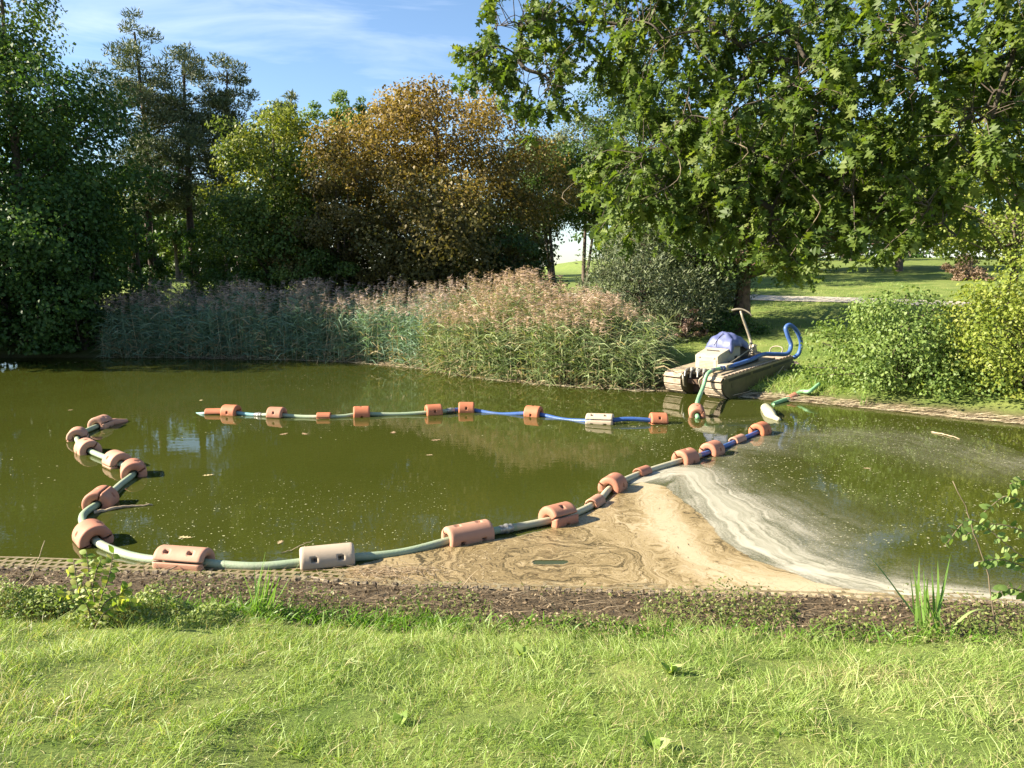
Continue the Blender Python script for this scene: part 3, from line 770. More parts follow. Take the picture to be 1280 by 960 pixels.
# trunk and limbs
Ttop = np.array([10.0, 6.9, 9.5])
trunk = catmull([O, O + [0.05, 0.05, 1.4], O + [0.0, 0.1, 3.0], O + [-0.2, 0.3, 5.5], Ttop], 6)
tr_r = np.interp(np.linspace(0, 1, len(trunk)), [0, 0.08, 0.4, 1], [0.46, 0.34, 0.29, 0.10])
V, Qd = tubes([(trunk - O, tr_r)], 12)
link('trunk', qmesh('oak_trunk', V, Qd, smooth=True), M['bark'], oak)
limb_nodes = [trunk[8:]]
limb_paths = []
def limb(p0, c, r0, r1, k_=1.0):
    d = c - p0
    mid1 = p0 + d * 0.35 + np.array([0, 0, 0.16 * k_ * np.linalg.norm(d)]) + rng.normal(0, 0.15 * k_, 3)
    mid2 = p0 + d * 0.7 + np.array([0, 0, 0.13 * k_ * np.linalg.norm(d)]) + rng.normal(0, 0.15 * k_, 3)
    P = catmull([p0, mid1, mid2, c], 7)
    limb_paths.append((P - O, np.linspace(r0, r1, len(P))))
    limb_nodes.append(P[4:])
order = [0, 1, 15, 16, 17, 2, 3, 4, 5, 6, 7, 8, 9, 10, 11, 12, 13, 14]
for q in order:
    c, r, n = lobes[q]
    nodes_ = np.vstack(limb_nodes)
    if q in (0, 1, 15, 16, 17):
        p0 = trunk[np.argmin(np.abs(trunk[:, 2] - (c[2] - 2.2)))] if c[2] < 9 else trunk[-6]
        limb(p0, c, 0.11, 0.022)
    else:
        src = np.vstack(limb_nodes[1:])
        score = np.linalg.norm(src - c, axis=1) + 0.5 * np.maximum(0, c[2] - src[:, 2]) - 0.25 * (src[:, 0] - c[0])
        limb(src[np.argmin(score)], c, 0.034, 0.010, 0.8)
for c, r, n in lobes:
    for e in range(max(3, n // 11)):
        v = norm(rng.normal(size=3) * [1, 1, 0.7]) * rng.uniform(0.45, 0.85)
        tip = c + v * r
        src = np.vstack(limb_nodes[1:])
        dd = np.linalg.norm(src - tip, axis=1)
        limb(src[np.argsort(dd)[min(rng.integers(2, 9), len(dd) - 1)]], tip, 0.012, 0.004, 0.35)
limb_v, limb_q = tubes(limb_paths, 7)
NL = np.vstack(limb_nodes[1:])
twigs, LP, LA, LN, LS, LC, bare = [], [], [], [], [], [], []
for c, r, n in lobes:
    for e in range(int(n * 1.3)):
        v = norm(rng.normal(size=3)) * rng.random() ** 0.42
        tip = c + v * r
        d2 = np.linalg.norm(NL - tip, axis=1)
        s0 = NL[np.argsort(d2)[rng.integers(0, 9)]]
        d = tip - s0; ln = np.linalg.norm(d)
        mid = s0 + d * 0.55 + np.array([0, 0, 0.12 * ln]) + rng.normal(0, 0.05, 3)
        P = catmull([s0, mid, tip, tip + norm(d * [1, 1, 0.2]) * 0.14 + [0, 0, -0.12]], 3)
        twigs.append((P - O, np.linspace(0.007, 0.002, len(P))))
        nl = rng.integers(17, 28)
        tone = rng.normal(0, 0.14)
        f = rng.random(nl) ** 0.6
        k = np.clip((0.35 + 0.65 * f) * (len(P) - 1), 0, len(P) - 1.001)
        base = P[k.astype(int)] + (P[k.astype(int) + 1] - P[k.astype(int)]) * (k % 1)[:, None] + rng.normal(0, 0.03, (nl, 3))
        out = norm(norm(d) * 0.5 + rng.normal(size=(nl, 3)) * 0.75 + np.array([0, 0, -0.45]))
        LP.append(base); LA.append(out)
        LN.append(norm(np.array([-0.25, -0.15, 0.75]) + rng.normal(size=(nl, 3)) * 0.5))
        LS.append(0.145 * rng.uniform(0.55, 1.3, nl))
        LC.append(mixcol(OAK_PAL, np.clip(0.5 + tone + rng.normal(0, 0.18, nl), 0, 1)))
        if rng.random() < 0.03:
            b0 = tip + rng.normal(0, 0.1, 3)
            bare.append((catmull([b0, b0 + [rng.normal(0, .12), rng.normal(0, .1), -0.16], b0 + [rng.normal(0, .2), rng.normal(0, .15), -0.42], b0 + [rng.normal(0, .25), rng.normal(0, .15), -0.62]], 4) - O, np.linspace(0.008, 0.003, 13)))
link('limbs', qmesh('oak_limbs', limb_v, limb_q, smooth=True), M['bark_dark'], oak)
V, Qd = tubes(twigs, 3, cap=False)
tag(link('twigs', qmesh('oak_twigs', V, Qd, smooth=True), M['bark'], oak), kind='stuff')
V, Qd = tubes(bare, 5, cap=False)
tag(link('bare_twigs', qmesh('oak_bare_twigs', V, Qd, smooth=True), M['twig'], oak), kind='stuff')
LP, LA, LN, LS, LC = (np.concatenate(v) for v in (LP, LA, LN, LS, LC))
dcam = np.linalg.norm(LP - np.array([0, 0, CAMH]), axis=1)
inview = np.abs(LP[:, 0] / LP[:, 1]) < 0.66
rank = np.argsort(np.where(inview, dcam / LS, 1e6))
single = np.zeros(len(LP), bool); single[rank[:300]] = True
rest = ~single
V, Qd, Cc = oak_leaves((LP - O)[rest], LA[rest], LN[rest], LS[rest], LC[rest], rng)
tag(link('foliage', qmesh('oak_foliage', V, Qd, Cc), M['oak_leaf'], oak), kind='stuff')
leaf_meshes = []
for q in range(5):
    V, Qd, Cc = oak_leaves(np.zeros((1, 3)), np.array([[0, 1., 0]]), np.array([[0, 0, 1.]]), np.ones(1), mixcol(OAK_PAL, np.array([0.3 + 0.15 * q])), rng)
    me = qmesh('oak_leaf', V, Qd, Cc); me.materials.append(M['oak_leaf']); leaf_meshes.append(me)
for q in rank[:300]:
    o = link('leaf', leaf_meshes[int(q) % 5], None, oak)
    A = norm(LA[q]); N = norm(LN[q] - (LN[q] @ A) * A); B = np.cross(A, N)
    R3 = Matrix((B, A, N)).transposed()
    o.matrix_local = Matrix.Translation(Vector(LP[q] - O)) @ R3.to_4x4() @ Matrix.Scale(float(LS[q]), 4)

# ------------------------------------------------------------------ pipe floats
def shell_mesh(name, L, R, pockets, rin=0.075, na=26, ch=0.035, step=None):
    """half of a hollow float, seam to seam, with real bolt pockets sunk into the skin"""
    xs_ = list(np.linspace(-L/2 + ch, L/2 - ch, 25))
    prof = [(-L/2 + 0.09, rin), (-L/2 + 0.02, rin * 1.15), (-L/2, rin * 1.5), (-L/2, R - ch), (-L/2 + ch * 0.3, R - ch * 0.3)] + [(x, R) for x in xs_] + [(L/2 - ch * 0.3, R - ch * 0.3), (L/2, R - ch), (L/2, rin * 1.5), (L/2 - 0.02, rin * 1.15), (L/2 - 0.09, rin)]
    if step:                                                   # a stepped, collared float
        prof = [(x, r * (step[1] if (x > step[0] and r > rin * 1.6) else 1.0)) for x, r in prof]
    bm = bmesh.new()
    g = 0.012 / R
    angs = np.linspace(g, math.pi - g, na)
    grid = [[bm.verts.new((x, r * math.cos(a_), r * math.sin(a_))) for a_ in angs] for x, r in prof]
    sel = []
    for i_ in range(len(prof) - 1):
        for j_ in range(na - 1):
            f = bm.faces.new((grid[i_][j_], grid[i_][j_+1], grid[i_+1][j_+1], grid[i_+1][j_]))
            f.smooth = True
            if prof[i_][1] >= R * 0.99 and prof[i_+1][1] >= R * 0.99:
                xm = (prof[i_][0] + prof[i_+1][0]) / 2; am = (angs[j_] + angs[j_+1]) / 2
                for px_, pa in pockets:
                    if abs(xm - px_) < 0.036 and abs(am - pa) < 0.045 / R * 0.85: sel.append(f)
    # seam lips
    for col_ in (0, na - 1):
        for i_ in range(len(prof) - 1):
            a1, b1 = grid[i_][col_], grid[i_+1][col_]
            a2 = bm.verts.new((a1.co.x, a1.co.y * 0.9, a1.co.z)); b2 = bm.verts.new((b1.co.x, b1.co.y * 0.9, b1.co.z))
            bm.faces.new((a1, b1, b2, a2) if col_ else (a1, a2, b2, b1))
    bmesh.ops.recalc_face_normals(bm, faces=bm.faces[:])
    if sel:
        ex = bmesh.ops.extrude_face_region(bm, geom=sel)
        for v in [e for e in ex['geom'] if isinstance(e, bmesh.types.BMVert)]:
            rr = math.hypot(v.co.y, v.co.z)
            v.co.y *= (rr - 0.07) / rr; v.co.z *= (rr - 0.07) / rr
        bmesh.ops.delete(bm, geom=[f for f in sel if f.is_valid], context='FACES')
    me = bpy.data.meshes.new(name)
    bm.to_mesh(me); bm.free()
    me.materials.append(M['salmon'])
    return me
PK_S = [(0.0, 0.75), (0.0, math.pi - 0.75)]
PK_L = [(-0.16, 0.75), (0.16, 0.75), (-0.16, math.pi - 0.75), (0.16, math.pi - 0.75)]
SHELL = {'short': (shell_mesh('float_half_short', 0.42, 0.205, PK_S), 0.42, 0.205, PK_S),
         'long': (shell_mesh('float_half_long', 0.68, 0.185, PK_L), 0.68, 0.185, PK_L),
         'wide': (shell_mesh('float_half_wide', 0.46, 0.22, PK_S), 0.46, 0.22, PK_S),
         'sleeve': (shell_mesh('float_half_sleeve', 0.36, 0.115, [], rin=0.065, ch=0.02), 0.36, 0.115, []),
         'slim': (shell_mesh('float_half_slim', 0.50, 0.12, [], rin=0.065, ch=0.02), 0.50, 0.12, [])}
bm = bmesh.new()
bmesh.ops.create_cone(bm, cap_ends=True, segments=6, radius1=0.016, radius2=0.016, depth=0.03)
BOLT = bpy.data.meshes.new('bolt'); bm.to_mesh(BOLT); bm.free(); BOLT.materials.append(M['bolt'])
COLNAME = {'salmon': 'salmon', 'pale_salmon': 'pale salmon', 'orange': 'orange', 'beige': 'beige'}
def pipe_float(label, kind, colour, p, direc, roll, group):
    me, L, R, pk = SHELL[kind]
    root = empty('pipe_float', p)
    tag(root, label, 'float', group)
    X = Vector(direc).normalized(); Y = Vector((0, 0, 1)).cross(X).normalized(); Z = X.cross(Y)
    root.rotation_euler = Matrix((X, Y, Z)).transposed().to_euler()
    for h_ in (0, 1):
        o = link('half_shell', me, None, root)
        o.rotation_euler = (roll + h_ * math.pi, 0, 0)
        o.material_slots[0].link = 'OBJECT'
        o.material_slots[0].material = M[colour]
        for px_, pa in pk:
            bo = link('bolt', BOLT, None, o)
            bo.location = (px_, (R - 0.055) * math.cos(pa), (R - 0.055) * math.sin(pa))
            bo.rotation_euler = (pa - math.pi / 2, 0, 0)
    return root
def chain(defs, group, hoses, zc=0.055, lead=None, tail=None):
    """defs: (px, py, kind, colour, label, roll[, (yaw pixel dir)]); py is where the float's axis meets the water"""
    P = [at(d[0], d[1], zc * (0.5 if d[2] in ('sleeve', 'slim') else 1.0)) for d in defs]
    pts = ([at(*lead)] if lead else []) + P + ([at(*tail)] if tail else [])
    return P, pts
GN = 'floats strung on the looping near hose'
GF = 'floats strung on the far hose'
NEARF = [
    (126, 531, 'wide', 'pale_salmon', 'pale salmon float at the sunken end of the looping green hose', 0.4),
    (97, 546, 'short', 'pale_salmon', 'pale salmon float at the sharp turn of the green hose, second from its sunken end', 0.2),
    (110, 562, 'wide', 'pale_salmon', 'pale salmon float third from the sunken end of the green hose', 0.9),
    (147, 578, 'wide', 'pale_salmon', 'pale salmon float fourth from the sunken end of the green hose', 0.1),
    (167, 590, 'wide', 'salmon', 'salmon float at the outward bulge of the green hose, fifth from its sunken end', 0.5),
    (126, 627, 'wide', 'salmon', 'salmon float with a dark seam beside a floating stick', 1.2),
    (116, 672, 'wide', 'salmon', 'salmon float partly behind the bramble sapling', 0.3),
    (230, 701, 'long', 'pale_salmon', 'long pale salmon float with four bolt pockets lying by the edging mat', -0.25),
    (409, 699, 'long', 'beige', 'long beige float lying by the iris tuft', 0.35),
    (585, 670, 'long', 'pale_salmon', 'long pale salmon float where the tan scum begins', 0.9),
    (698, 648, 'wide', 'salmon', 'salmon float with an open square pocket against the tan scum', -0.45),
    (744, 629, 'sleeve', 'pale_salmon', 'small pale salmon sleeve float between two salmon floats at the scum edge', 0.3),
    (766, 608, 'short', 'salmon', 'salmon float at the bend of the hose above the scum', 0.5),
    (803, 591, 'sleeve', 'salmon', 'small salmon sleeve float where the white foam starts', 0.2),
    (857, 574, 'short', 'salmon', 'salmon float next to the first blue stretch of the near hose', 0.9),
    (890, 564, 'short', 'salmon', 'salmon float between two blue hose stretches', 0.4),
    (922, 551, 'slim', 'pale_salmon', 'slim stepped sleeve float next to the open end of the near hose', 0.1),
    (950, 539, 'short', 'orange', 'orange float at the blue open end of the near hose', 0.6),
]
P, _ = chain(NEARF, GN, None)
P = np.array(P)
lead = at(150, 527, -0.02)
mid_pts = {7: at(165, 693, 0.03), 8: at(320, 708, 0.03), 9: at(500, 689, 0.02), 6: at(100, 650, 0.05)}
seq, idx = [at(176, 524.5, -0.12), lead], []
for q in range(len(P)):
    if q == 2: pass
    if q == 5: seq.append(at(150, 606, 0.03))
    if q == 6: seq.append(at(103, 646, 0.05))
    if q == 7:
        seq.append(at(140, 687, 0.035)); seq.append(at(180, 698, 0.03))
    if q == 8: seq.append(at(320, 708, 0.03))
    if q == 9: seq.append(at(500, 691, 0.02))
    idx.append(len(seq)); seq.append(P[q])
seq.append(at(958, 536, 0.05))
S = catmull(seq, 10)
rngf = np.random.default_rng(9)
for q, d in enumerate(NEARF):
    k = idx[q] * 10
    tdir = S[min(k + 2, len(S) - 1)] - S[max(k - 2, 0)]
    tdir[2] *= 0.3
    pipe_float(d[4], d[2], d[3], P[q], tdir, d[5], GN)
def hose(label, pts, colour, r=0.055, coupling=None, name='hose'):
    root = empty(name, tuple(pts[0]))
    tag(root, label, 'hose', 'hose lengths of the dredging line')
    L0 = np.asarray(pts) - np.asarray(pts[0])
    tube_obj('hose_wall', [(L0, r)], M[colour], root, 12)
    for c in (coupling or []):
        T_ = L0[min(c + 1, len(L0) - 1)] - L0[max(c - 1, 0)]; T_ = T_ / np.linalg.norm(T_)
        ax_ = L0[c] + np.outer(np.linspace(-0.11, 0.11, 9), T_)
        tube_obj('coupling', [(ax_, [0.058, 0.066, 0.066, 0.058, 0.075, 0.075, 0.058, 0.066, 0.058])], M['steel'], root, 12)
    return root
def near_k(px, py):
    return int(np.argmin(np.linalg.norm(S - at(px, py, 0.03), axis=1)))
k1, k2, k3 = near_k(648, 659), near_k(845, 577), near_k(870, 570)
hose('green hose looping from its sunken end past the edging mat to a steel coupling', S[:k1 + 1], 'hose_green', coupling=[k1 - 1])
hose('cream hose running from the coupling along the scum edge', S[k1:k3 + 1], 'hose_cream')
hose('blue hose stretch at the open end beyond the scum', S[k3:], 'hose_blue', 0.05)
# tapered sleeve at the sunken end of the near hose
tp = [at(x_, y_, z_) for x_, y_, z_ in ((133, 529.5, 0.05), (140, 528.4, 0.045), (148, 527.4, 0.03), (158, 526.4, 0.0))]
o = tube_obj('tapered_sleeve', [(catmull(tp, 5) - tp[0], np.interp(np.arange(16), [0, 3, 4, 8, 9, 15], [0.12, 0.12, 0.105, 0.10, 0.085, 0.055]))], M['pale_salmon'], None, 12)
o.location = tp[0]; tag(o, 'stepped salmon sleeve tapering into the water at the sunken hose end', 'sleeve')

FARF = [
    (269, 516, 'slim', 'orange', 'slim orange sleeve float at the pointed end of the far hose', 0.2),
    (289, 515.5, 'short', 'orange', 'orange float just beside the slim sleeve of the far hose', 0.6),
    (346, 518.5, 'short', 'salmon', 'salmon float next to the steel coupling of the far hose', 0.3),
    (405, 521, 'sleeve', 'orange', 'small orange sleeve float on the green part of the far hose', 0.1),
    (452, 517.5, 'short', 'orange', 'orange float in the middle of the green part of the far hose', 1.0),
    (542, 515, 'short', 'orange', 'orange float where the far hose turns from green to blue', 0.5),
    (583, 512, 'short', 'orange', 'orange float at the start of the blue far hose', 0.4),
    (667, 517, 'short', 'orange', 'orange float in the middle of the blue far hose', 0.8),
    (750, 526, 'long', 'beige', 'long beige float on the blue far hose', -0.3),
    (823, 526, 'short', 'orange', 'orange float on the capped end of the blue far hose', 0.2),
]
PF = np.array([at(d[0], d[1], 0.055 if d[2] not in ('sleeve', 'slim') else 0.03) for d in FARF])
seqf = [at(240, 518, -0.10), at(252, 517.5, 0.0)]; idf = []
for q in range(len(PF)):
    if q in (2, 3, 4, 5, 7, 9):
        mm = (PF[q] + PF[q-1]) / 2
        mm[2] = {7: -0.02, 9: 0.10}.get(q, 0.02)
        seqf.append(mm)
    if q == 8:
        seqf.append(PF[7] * 0.5 + PF[8] * 0.5 + np.array([0, 0, -0.075]))
    idf.append(len(seqf)); seqf.append(PF[q])
seqf.append(at(834, 527, 0.03))
SF = catmull(seqf, 10)
for q, d in enumerate(FARF):
    k = idf[q] * 10
    td = SF[min(k + 3, len(SF) - 1)] - SF[max(k - 3, 0)]; td[2] *= 0.3
    pipe_float(d[4], d[2], d[3], PF[q], td, d[5], GF)
def far_k(px, py): return int(np.argmin(np.linalg.norm(SF - at(px, py, 0.03), axis=1)))
f1, f2 = far_k(323, 518), far_k(560, 513)
hose('aqua hose with a pointed sunken end before the steel coupling', SF[:f1 + 1], 'hose_aqua', 0.05, [f1])
hose('pale green hose along the middle of the far line', SF[f1:f2 + 1], 'hose_green', 0.05, [f2 - f1])
hose('blue hose along the last stretch of the far line', SF[f2:], 'hose_blue', 0.055)

# ------------------------------------------------------------------ amphibious dredging boat
BA, BB = at(830, 490), at(903, 500)
wv_ = (BB - BA); BW = np.linalg.norm(wv_); wv_ = wv_ / BW
fwd = np.array([-wv_[1], wv_[0], 0.0])
mid = (BA + BB) / 2
boat = empty('amphibious_boat', (mid[0], mid[1], -0.12), math.atan2(fwd[1], fwd[0]))
boat.rotation_euler = (0, math.radians(-5.0), math.atan2(fwd[1], fwd[0]))
tag(boat, 'tracked amphibious dredging boat with a blue tarp nosed up on the bank', 'boat')
PW, PL, PH = 0.66, 4.3, 0.78
prof_out = [(0.0, 0.42), (0.10, 0.22), (0.42, 0.0), (3.75, 0.0), (4.15, 0.2), (4.3, 0.48), (4.2, 0.70), (4.05, PH), (0.12, PH), (0.0, 0.68)]
prof_in = [(0.04, 0.43), (0.14, 0.25), (0.44, 0.04), (3.73, 0.04), (4.11, 0.22), (4.25, 0.48), (4.16, 0.67), (4.03, PH - 0.03), (0.14, PH - 0.03), (0.04, 0.66)]
for side in (1, -1):
    y0 = side * (BW / 2) - (PW if side > 0 else 0); y1 = y0 + PW
    bm = bmesh.new(); prism(bm, prof_in, y0, y1)
    pont = bmobj('pontoon', bm, M['hull'], boat, bevel=0.012)
    # panels and slots on both flanks
    for fy, s_ in ((y1, 1), (y0, -1)):
        for xa, xb in ((0.35, 1.55), (1.7, 2.75), (2.9, 3.95)):
            bm = bmesh.new(); box(bm, xa, xb, fy - 0.006, fy + 0.006 * s_ + (0.006 if s_ > 0 else -0.006), 0.60, 0.68)
            bmobj('side_slot', bm, M['black'], pont)
        bm = bmesh.new(); prism(bm, [(0.10, 0.70), (4.08, 0.70), (4.05, 0.765), (0.13, 0.765)], fy - 0.015, fy + 0.022 * s_)
        bmobj('rub_rail', bm, M['deck'], pont, bevel=0.006)
        for xa in (0.5, 1.9):
            bm = bmesh.new(); box(bm, xa, xa + 0.75, fy - 0.004, fy + 0.009 * s_, 0.38, 0.54)
            bmobj('side_panel', bm, M['hull'], pont, bevel=0.003)
    # track plates round the pontoon
    Pp = np.array(prof_out + [prof_out[0]]); seg = np.linalg.norm(np.diff(Pp, axis=0), axis=1); cum = np.concatenate([[0], np.cumsum(seg)])
    tot = cum[-1]
    bm = bmesh.new(); box(bm, -0.082, 0.082, y0 + 0.02, y1 - 0.02, -0.016, 0.016)
    bmesh.ops.bevel(bm, geom=bm.edges[:], offset=0.006, segments=1, affect='EDGES')
    pm = bpy.data.meshes.new('track_plate'); bm.to_mesh(pm); bm.free(); pm.materials.append(M['plate'])
    npl = int(tot / 0.20)
    for q in range(npl):
        s_ = (q + 0.5) / npl * tot
        k = np.searchsorted(cum, s_) - 1
        tt_ = (s_ - cum[k]) / seg[k]
        c = Pp[k] * (1 - tt_) + Pp[k+1] * tt_
        dxz = Pp[k+1] - Pp[k]
        o = link('track_plate', pm, None, pont)
        o.location = (c[0], 0, c[1])
        o.rotation_euler = (0, -math.atan2(dxz[1], dxz[0]), 0)
# middle deck, cross frames, well
bm = bmesh.new(); box(bm, 0.55, 3.7, -0.45, 0.45, 0.66, 0.74); bmobj('deck', bm, M['deck'], boat, bevel=0.01)
for q, xx in enumerate((0.30, 1.9, 3.5)):
    bm = bmesh.new(); box(bm, xx, xx + 0.1, -0.46, 0.46, 0.42 if q == 0 else 0.3, 0.56 if q == 0 else 0.655); bmobj('cross_frame', bm, M['rust'], boat, bevel=0.008)
bm = bmesh.new(); box(bm, 0.62, 0.68, -0.45, 0.45, 0.1, 0.655); bmobj('well_bulkhead', bm, M['rust'], boat)
for yy in (-0.62, 0.62):
    bm = bmesh.new(); box(bm, 0.2, 3.3, yy - 0.27, yy + 0.27, PH + 0.018, PH + 0.055); bmobj('deck_plank', bm, M['deck'], boat, bevel=0.006)
# stern machinery: pipes, valves, drum
for q, (yy, zz, r_) in enumerate(((-0.32, 0.80, 0.035), (-0.12, 0.84, 0.028), (0.12, 0.80, 0.035), (0.33, 0.83, 0.03))):
    tube_obj('pipe', [(catmull([(0.12, yy, zz - 0.16), (0.2, yy + 0.02, zz), (0.45, yy + 0.05, zz + 0.03), (0.75, yy, zz - 0.05)], 5), r_)], M['steel'] if q % 2 else M['black'], boat, 8)
for yy in (-0.22, 0.02, 0.22):
    bm = bmesh.new(); bmesh.ops.create_cone(bm, cap_ends=True, segments=16, radius1=0.075, radius2=0.06, depth=0.12, matrix=Matrix.Translation((0.36, yy, 0.86)))
    bmobj('valve', bm, M['steel'], boat, bevel=0.006)
for yy in (-0.4, 0.4):
    tube_obj('bracket', [(catmull([(0.05, yy * 0.9, 0.74), (-0.03, yy * 0.7, 0.62), (0.03, yy * 0.75, 0.42), (0.15, yy * 0.8, 0.35)], 5), 0.03)], M['pole'], boat, 8)
# engine hood
hood = empty('engine_hood', (0, 0, 0)); hood.parent = boat
HW = 0.40
hp = [(0.78, 0.76), (0.78, 1.22), (0.92, 1.27), (1.95, 1.46), (2.05, 1.40), (2.05, 0.76)]
bm = bmesh.new(); prism(bm, hp, -HW, HW); bmobj('hood_shell', bm, M['hood'], hood, bevel=0.018)
bm = bmesh.new(); box(bm, 0.765, 0.785, -HW + 0.05, HW - 0.05, 0.82, 1.12); bmobj('rear_panel', bm, M['hood'], hood, bevel=0.006)
for q in range(5):
    bm = bmesh.new(); box(bm, 0.757, 0.767, -0.24, 0.24, 0.86 + q * 0.045, 0.875 + q * 0.045); bmobj('grille_slat', bm, M['deck'], hood)
for yy in (-0.27, 0.25):
    bm = bmesh.new(); box(bm, 0.752, 0.78, yy - 0.035, yy + 0.035, 1.15, 1.19); bmobj('tail_lamp', bm, M['beige'], hood, bevel=0.006)
for xx, zz in ((1.15, 1.325), (1.5, 1.39)):
    bm = bmesh.new(); box(bm, xx - 0.012, xx + 0.012, -0.22, 0.22, zz - 0.005, zz + 0.02); bmobj('hood_strap', bm, M['black'], hood)
bm = bmesh.new(); box(bm, 0.98, 1.9, -HW - 0.008, -HW + 0.004, 0.86, 1.2); bmobj('side_door', bm, M['hood'], hood, bevel=0.003)
bm = bmesh.new(); box(bm, 1.7, 1.84, -HW - 0.016, -HW, 1.0, 1.1); bmobj('latch', bm, M['black'], hood, bevel=0.004)
# low step box beside the hood
bm = bmesh.new(); box(bm, 0.72, 1.15, -0.74, -0.43, 0.84, 1.0); bmobj('tool_box', bm, M['hood'], boat, bevel=0.015)
bm = bmesh.new(); box(bm, 1.25, 2.6, -0.72, -0.44, 0.84, 1.0); bmobj('battery_box', bm, M['black'], boat, bevel=0.02)
tube_obj('hand_rail', [(catmull([(1.1, -0.62, 1.0), (1.5, -0.63, 1.08), (2.2, -0.62, 1.24), (2.7, -0.6, 1.3)], 6), 0.018)], M['pole'], boat)
# cab under the tarp (seat frame) and the tarp itself
bm = bmesh.new(); box(bm, 2.06, 2.6, -0.36, 0.36, 0.76, 1.32); bmobj('cab_body', bm, M['black'], boat, bevel=0.02)
bm = bmesh.new()
nu, nv = 26, 26
rt = np.random.default_rng(4)
gv = []
for iu in range(nu):
    row = []
    for iv in range(nv):
        u = -1 + 2 * iu / (nu - 1); v = -1 + 2 * iv / (nv - 1)
        x = 1.98 + u * 0.62; y = v * 0.50
        d1 = abs(u); d2 = abs(v)
        rr = max(d1, d2)
        peak = 1.87 - 0.36 * max(abs(u + 0.2) * 1.0, abs(v) * 0.75, 0.55 * (abs(u + 0.2) + abs(v))) - 0.03 * abs(math.sin(3 * math.atan2(v, u + 0.2)))
        edge = max(0, rr - 0.8) / 0.2
        z = peak - 0.20 * edge ** 1.3 - (0.14 * max(0, -u - 0.6))
        z += 0.022 * math.sin(9 * v + 4 * u) * (0.3 + rr) + 0.016 * math.sin(13 * u - 5 * v)
        x -= u * 0.05 * edge; y -= v * 0.03 * edge * (1 + math.sin(9 * u))
        if u > 0.1: z -= 0.12 * (u - 0.1)
        base_h = 1.2 + (0.24 * (x - 0.92) / 1.0) if x < 2.0 else 1.36
        z = max(z, base_h + 0.03 + (0.0 if rr < 0.98 else -0.03)) if abs(y) < HW else z
        row.append(bm.verts.new((x, y, z)))
    gv.append(row)
for iu in range(nu - 1):
    for iv in range(nv - 1):
        bm.faces.new((gv[iu][iv], gv[iu+1][iv], gv[iu+1][iv+1], gv[iu][iv+1]))
tarp = bmobj('tarp', bm, M['tarp'], boat, smooth=True)
md = tarp.modifiers.new('solid', 'SOLIDIFY'); md.thickness = 0.012
tube_obj('tarp_cord', [(catmull([(1.37, 0.1, 1.45), (1.5, 0.05, 1.62), (1.62, 0.02, 1.72), (1.68, -0.04, 1.80)], 6), 0.012)], M['black'], tarp)
# bow crane: base, arm with T head, rams
bm = bmesh.new(); box(bm, 3.25, 3.65, -0.2, 0.2, 0.74, 0.92); bmobj('arm_base', bm, M['pole'], boat, bevel=0.02)
bm = bmesh.new(); prism(bm, [(3.30, 0.9), (3.62, 0.9), (3.52, 1.18), (3.40, 1.18)], -0.09, 0.09); bmobj('arm_bracket', bm, M['pole'], boat, bevel=0.012)
arm = tube_obj('arm', [(np.array([(3.46, 0.0, 1.05), (3.42, 0.12, 1.5), (3.36, 0.3, 2.05), (3.33, 0.36, 2.28)]), [0.05, 0.045, 0.04, 0.035])], M['pole'], boat, 8)
tube_obj('arm_head', [(catmull([(3.2, 0.62, 2.30), (3.28, 0.44, 2.34), (3.36, 0.28, 2.32), (3.42, 0.10, 2.22), (3.45, 0.02, 2.12)], 5), np.linspace(0.04, 0.018, 21))], M['pole'], arm, 8)
for q, (a1, b1) in enumerate((((3.1, 0.12, 0.85), (3.40, 0.03, 1.25)), ((3.0, -0.12, 0.83), (3.42, -0.05, 1.12)), ((2.85, 0.3, 0.8), (3.2, 0.15, 1.0)))):
    tube_obj('ram', [(np.array([a1, (np.array(a1) + b1) / 2, b1]), [0.035, 0.028, 0.018])], M['steel'], boat, 8)
for q in range(3):
    tube_obj('hydraulic_line', [(catmull([(2.75, -0.1 + 0.12 * q, 0.78), (2.9, -0.15 + 0.1 * q, 1.0), (3.1, -0.2 + 0.1 * q, 1.02), (3.3, -0.1 + .06 * q, 0.88)], 6), 0.017)], M['black'], boat)
for yy in (-0.62, 0.62):
    tube_obj('bow_loop', [(catmull([(3.75, yy - 0.2, 0.8), (3.9, yy - 0.2, 1.02), (3.95, yy, 1.08), (3.9, yy + 0.2, 1.02), (3.75, yy + 0.2, 0.8)], 5), 0.02)], M['pole'], boat)

bpy.context.view_layer.update()
BM_ = np.array(boat.matrix_basis)
def bl(x, y, z): return (BM_ @ np.array([x, y, z, 1.0]))[:3]
ye = -BW / 2
bh = catmull([bl(0.55, -0.62, 0.92), bl(1.1, -0.72, 0.93), bl(1.9, -0.78, 0.96), bl(2.7, -0.80, 1.02), bl(3.2, -0.95, 0.96), bl(3.65, -1.12, 0.92), bl(3.92, -1.1, 1.15), bl(3.86, -1.0, 1.5), bl(3.86, -0.95, 1.72), bl(4.05, -1.0, 1.78), bl(4.3, -1.1, 1.55), bl(4.48, -1.15, 1.15), bl(4.44, -1.1, 0.8), bl(4.28, -1.0, 0.66)], 8)
hose('blue hose lying along the boat deck and looping over its bow', bh, 'hose_blue', 0.068, [1])
dfl = at(871, 516, 0.10)
gh = catmull([bl(0.62, -0.63, 0.92), bl(0.25, -0.60, 0.93), bl(-0.12, -0.62, 0.86), bl(-0.45, -0.70, 0.56), dfl + np.array([0.12, 0.45, 0.22]), dfl + np.array([0, 0.05, 0.04]), dfl + np.array([-0.05, -0.32, -0.08])], 8)
hose('mint green hose arching from the boat stern down to a single float', gh, 'hose_mint', 0.058, [9])
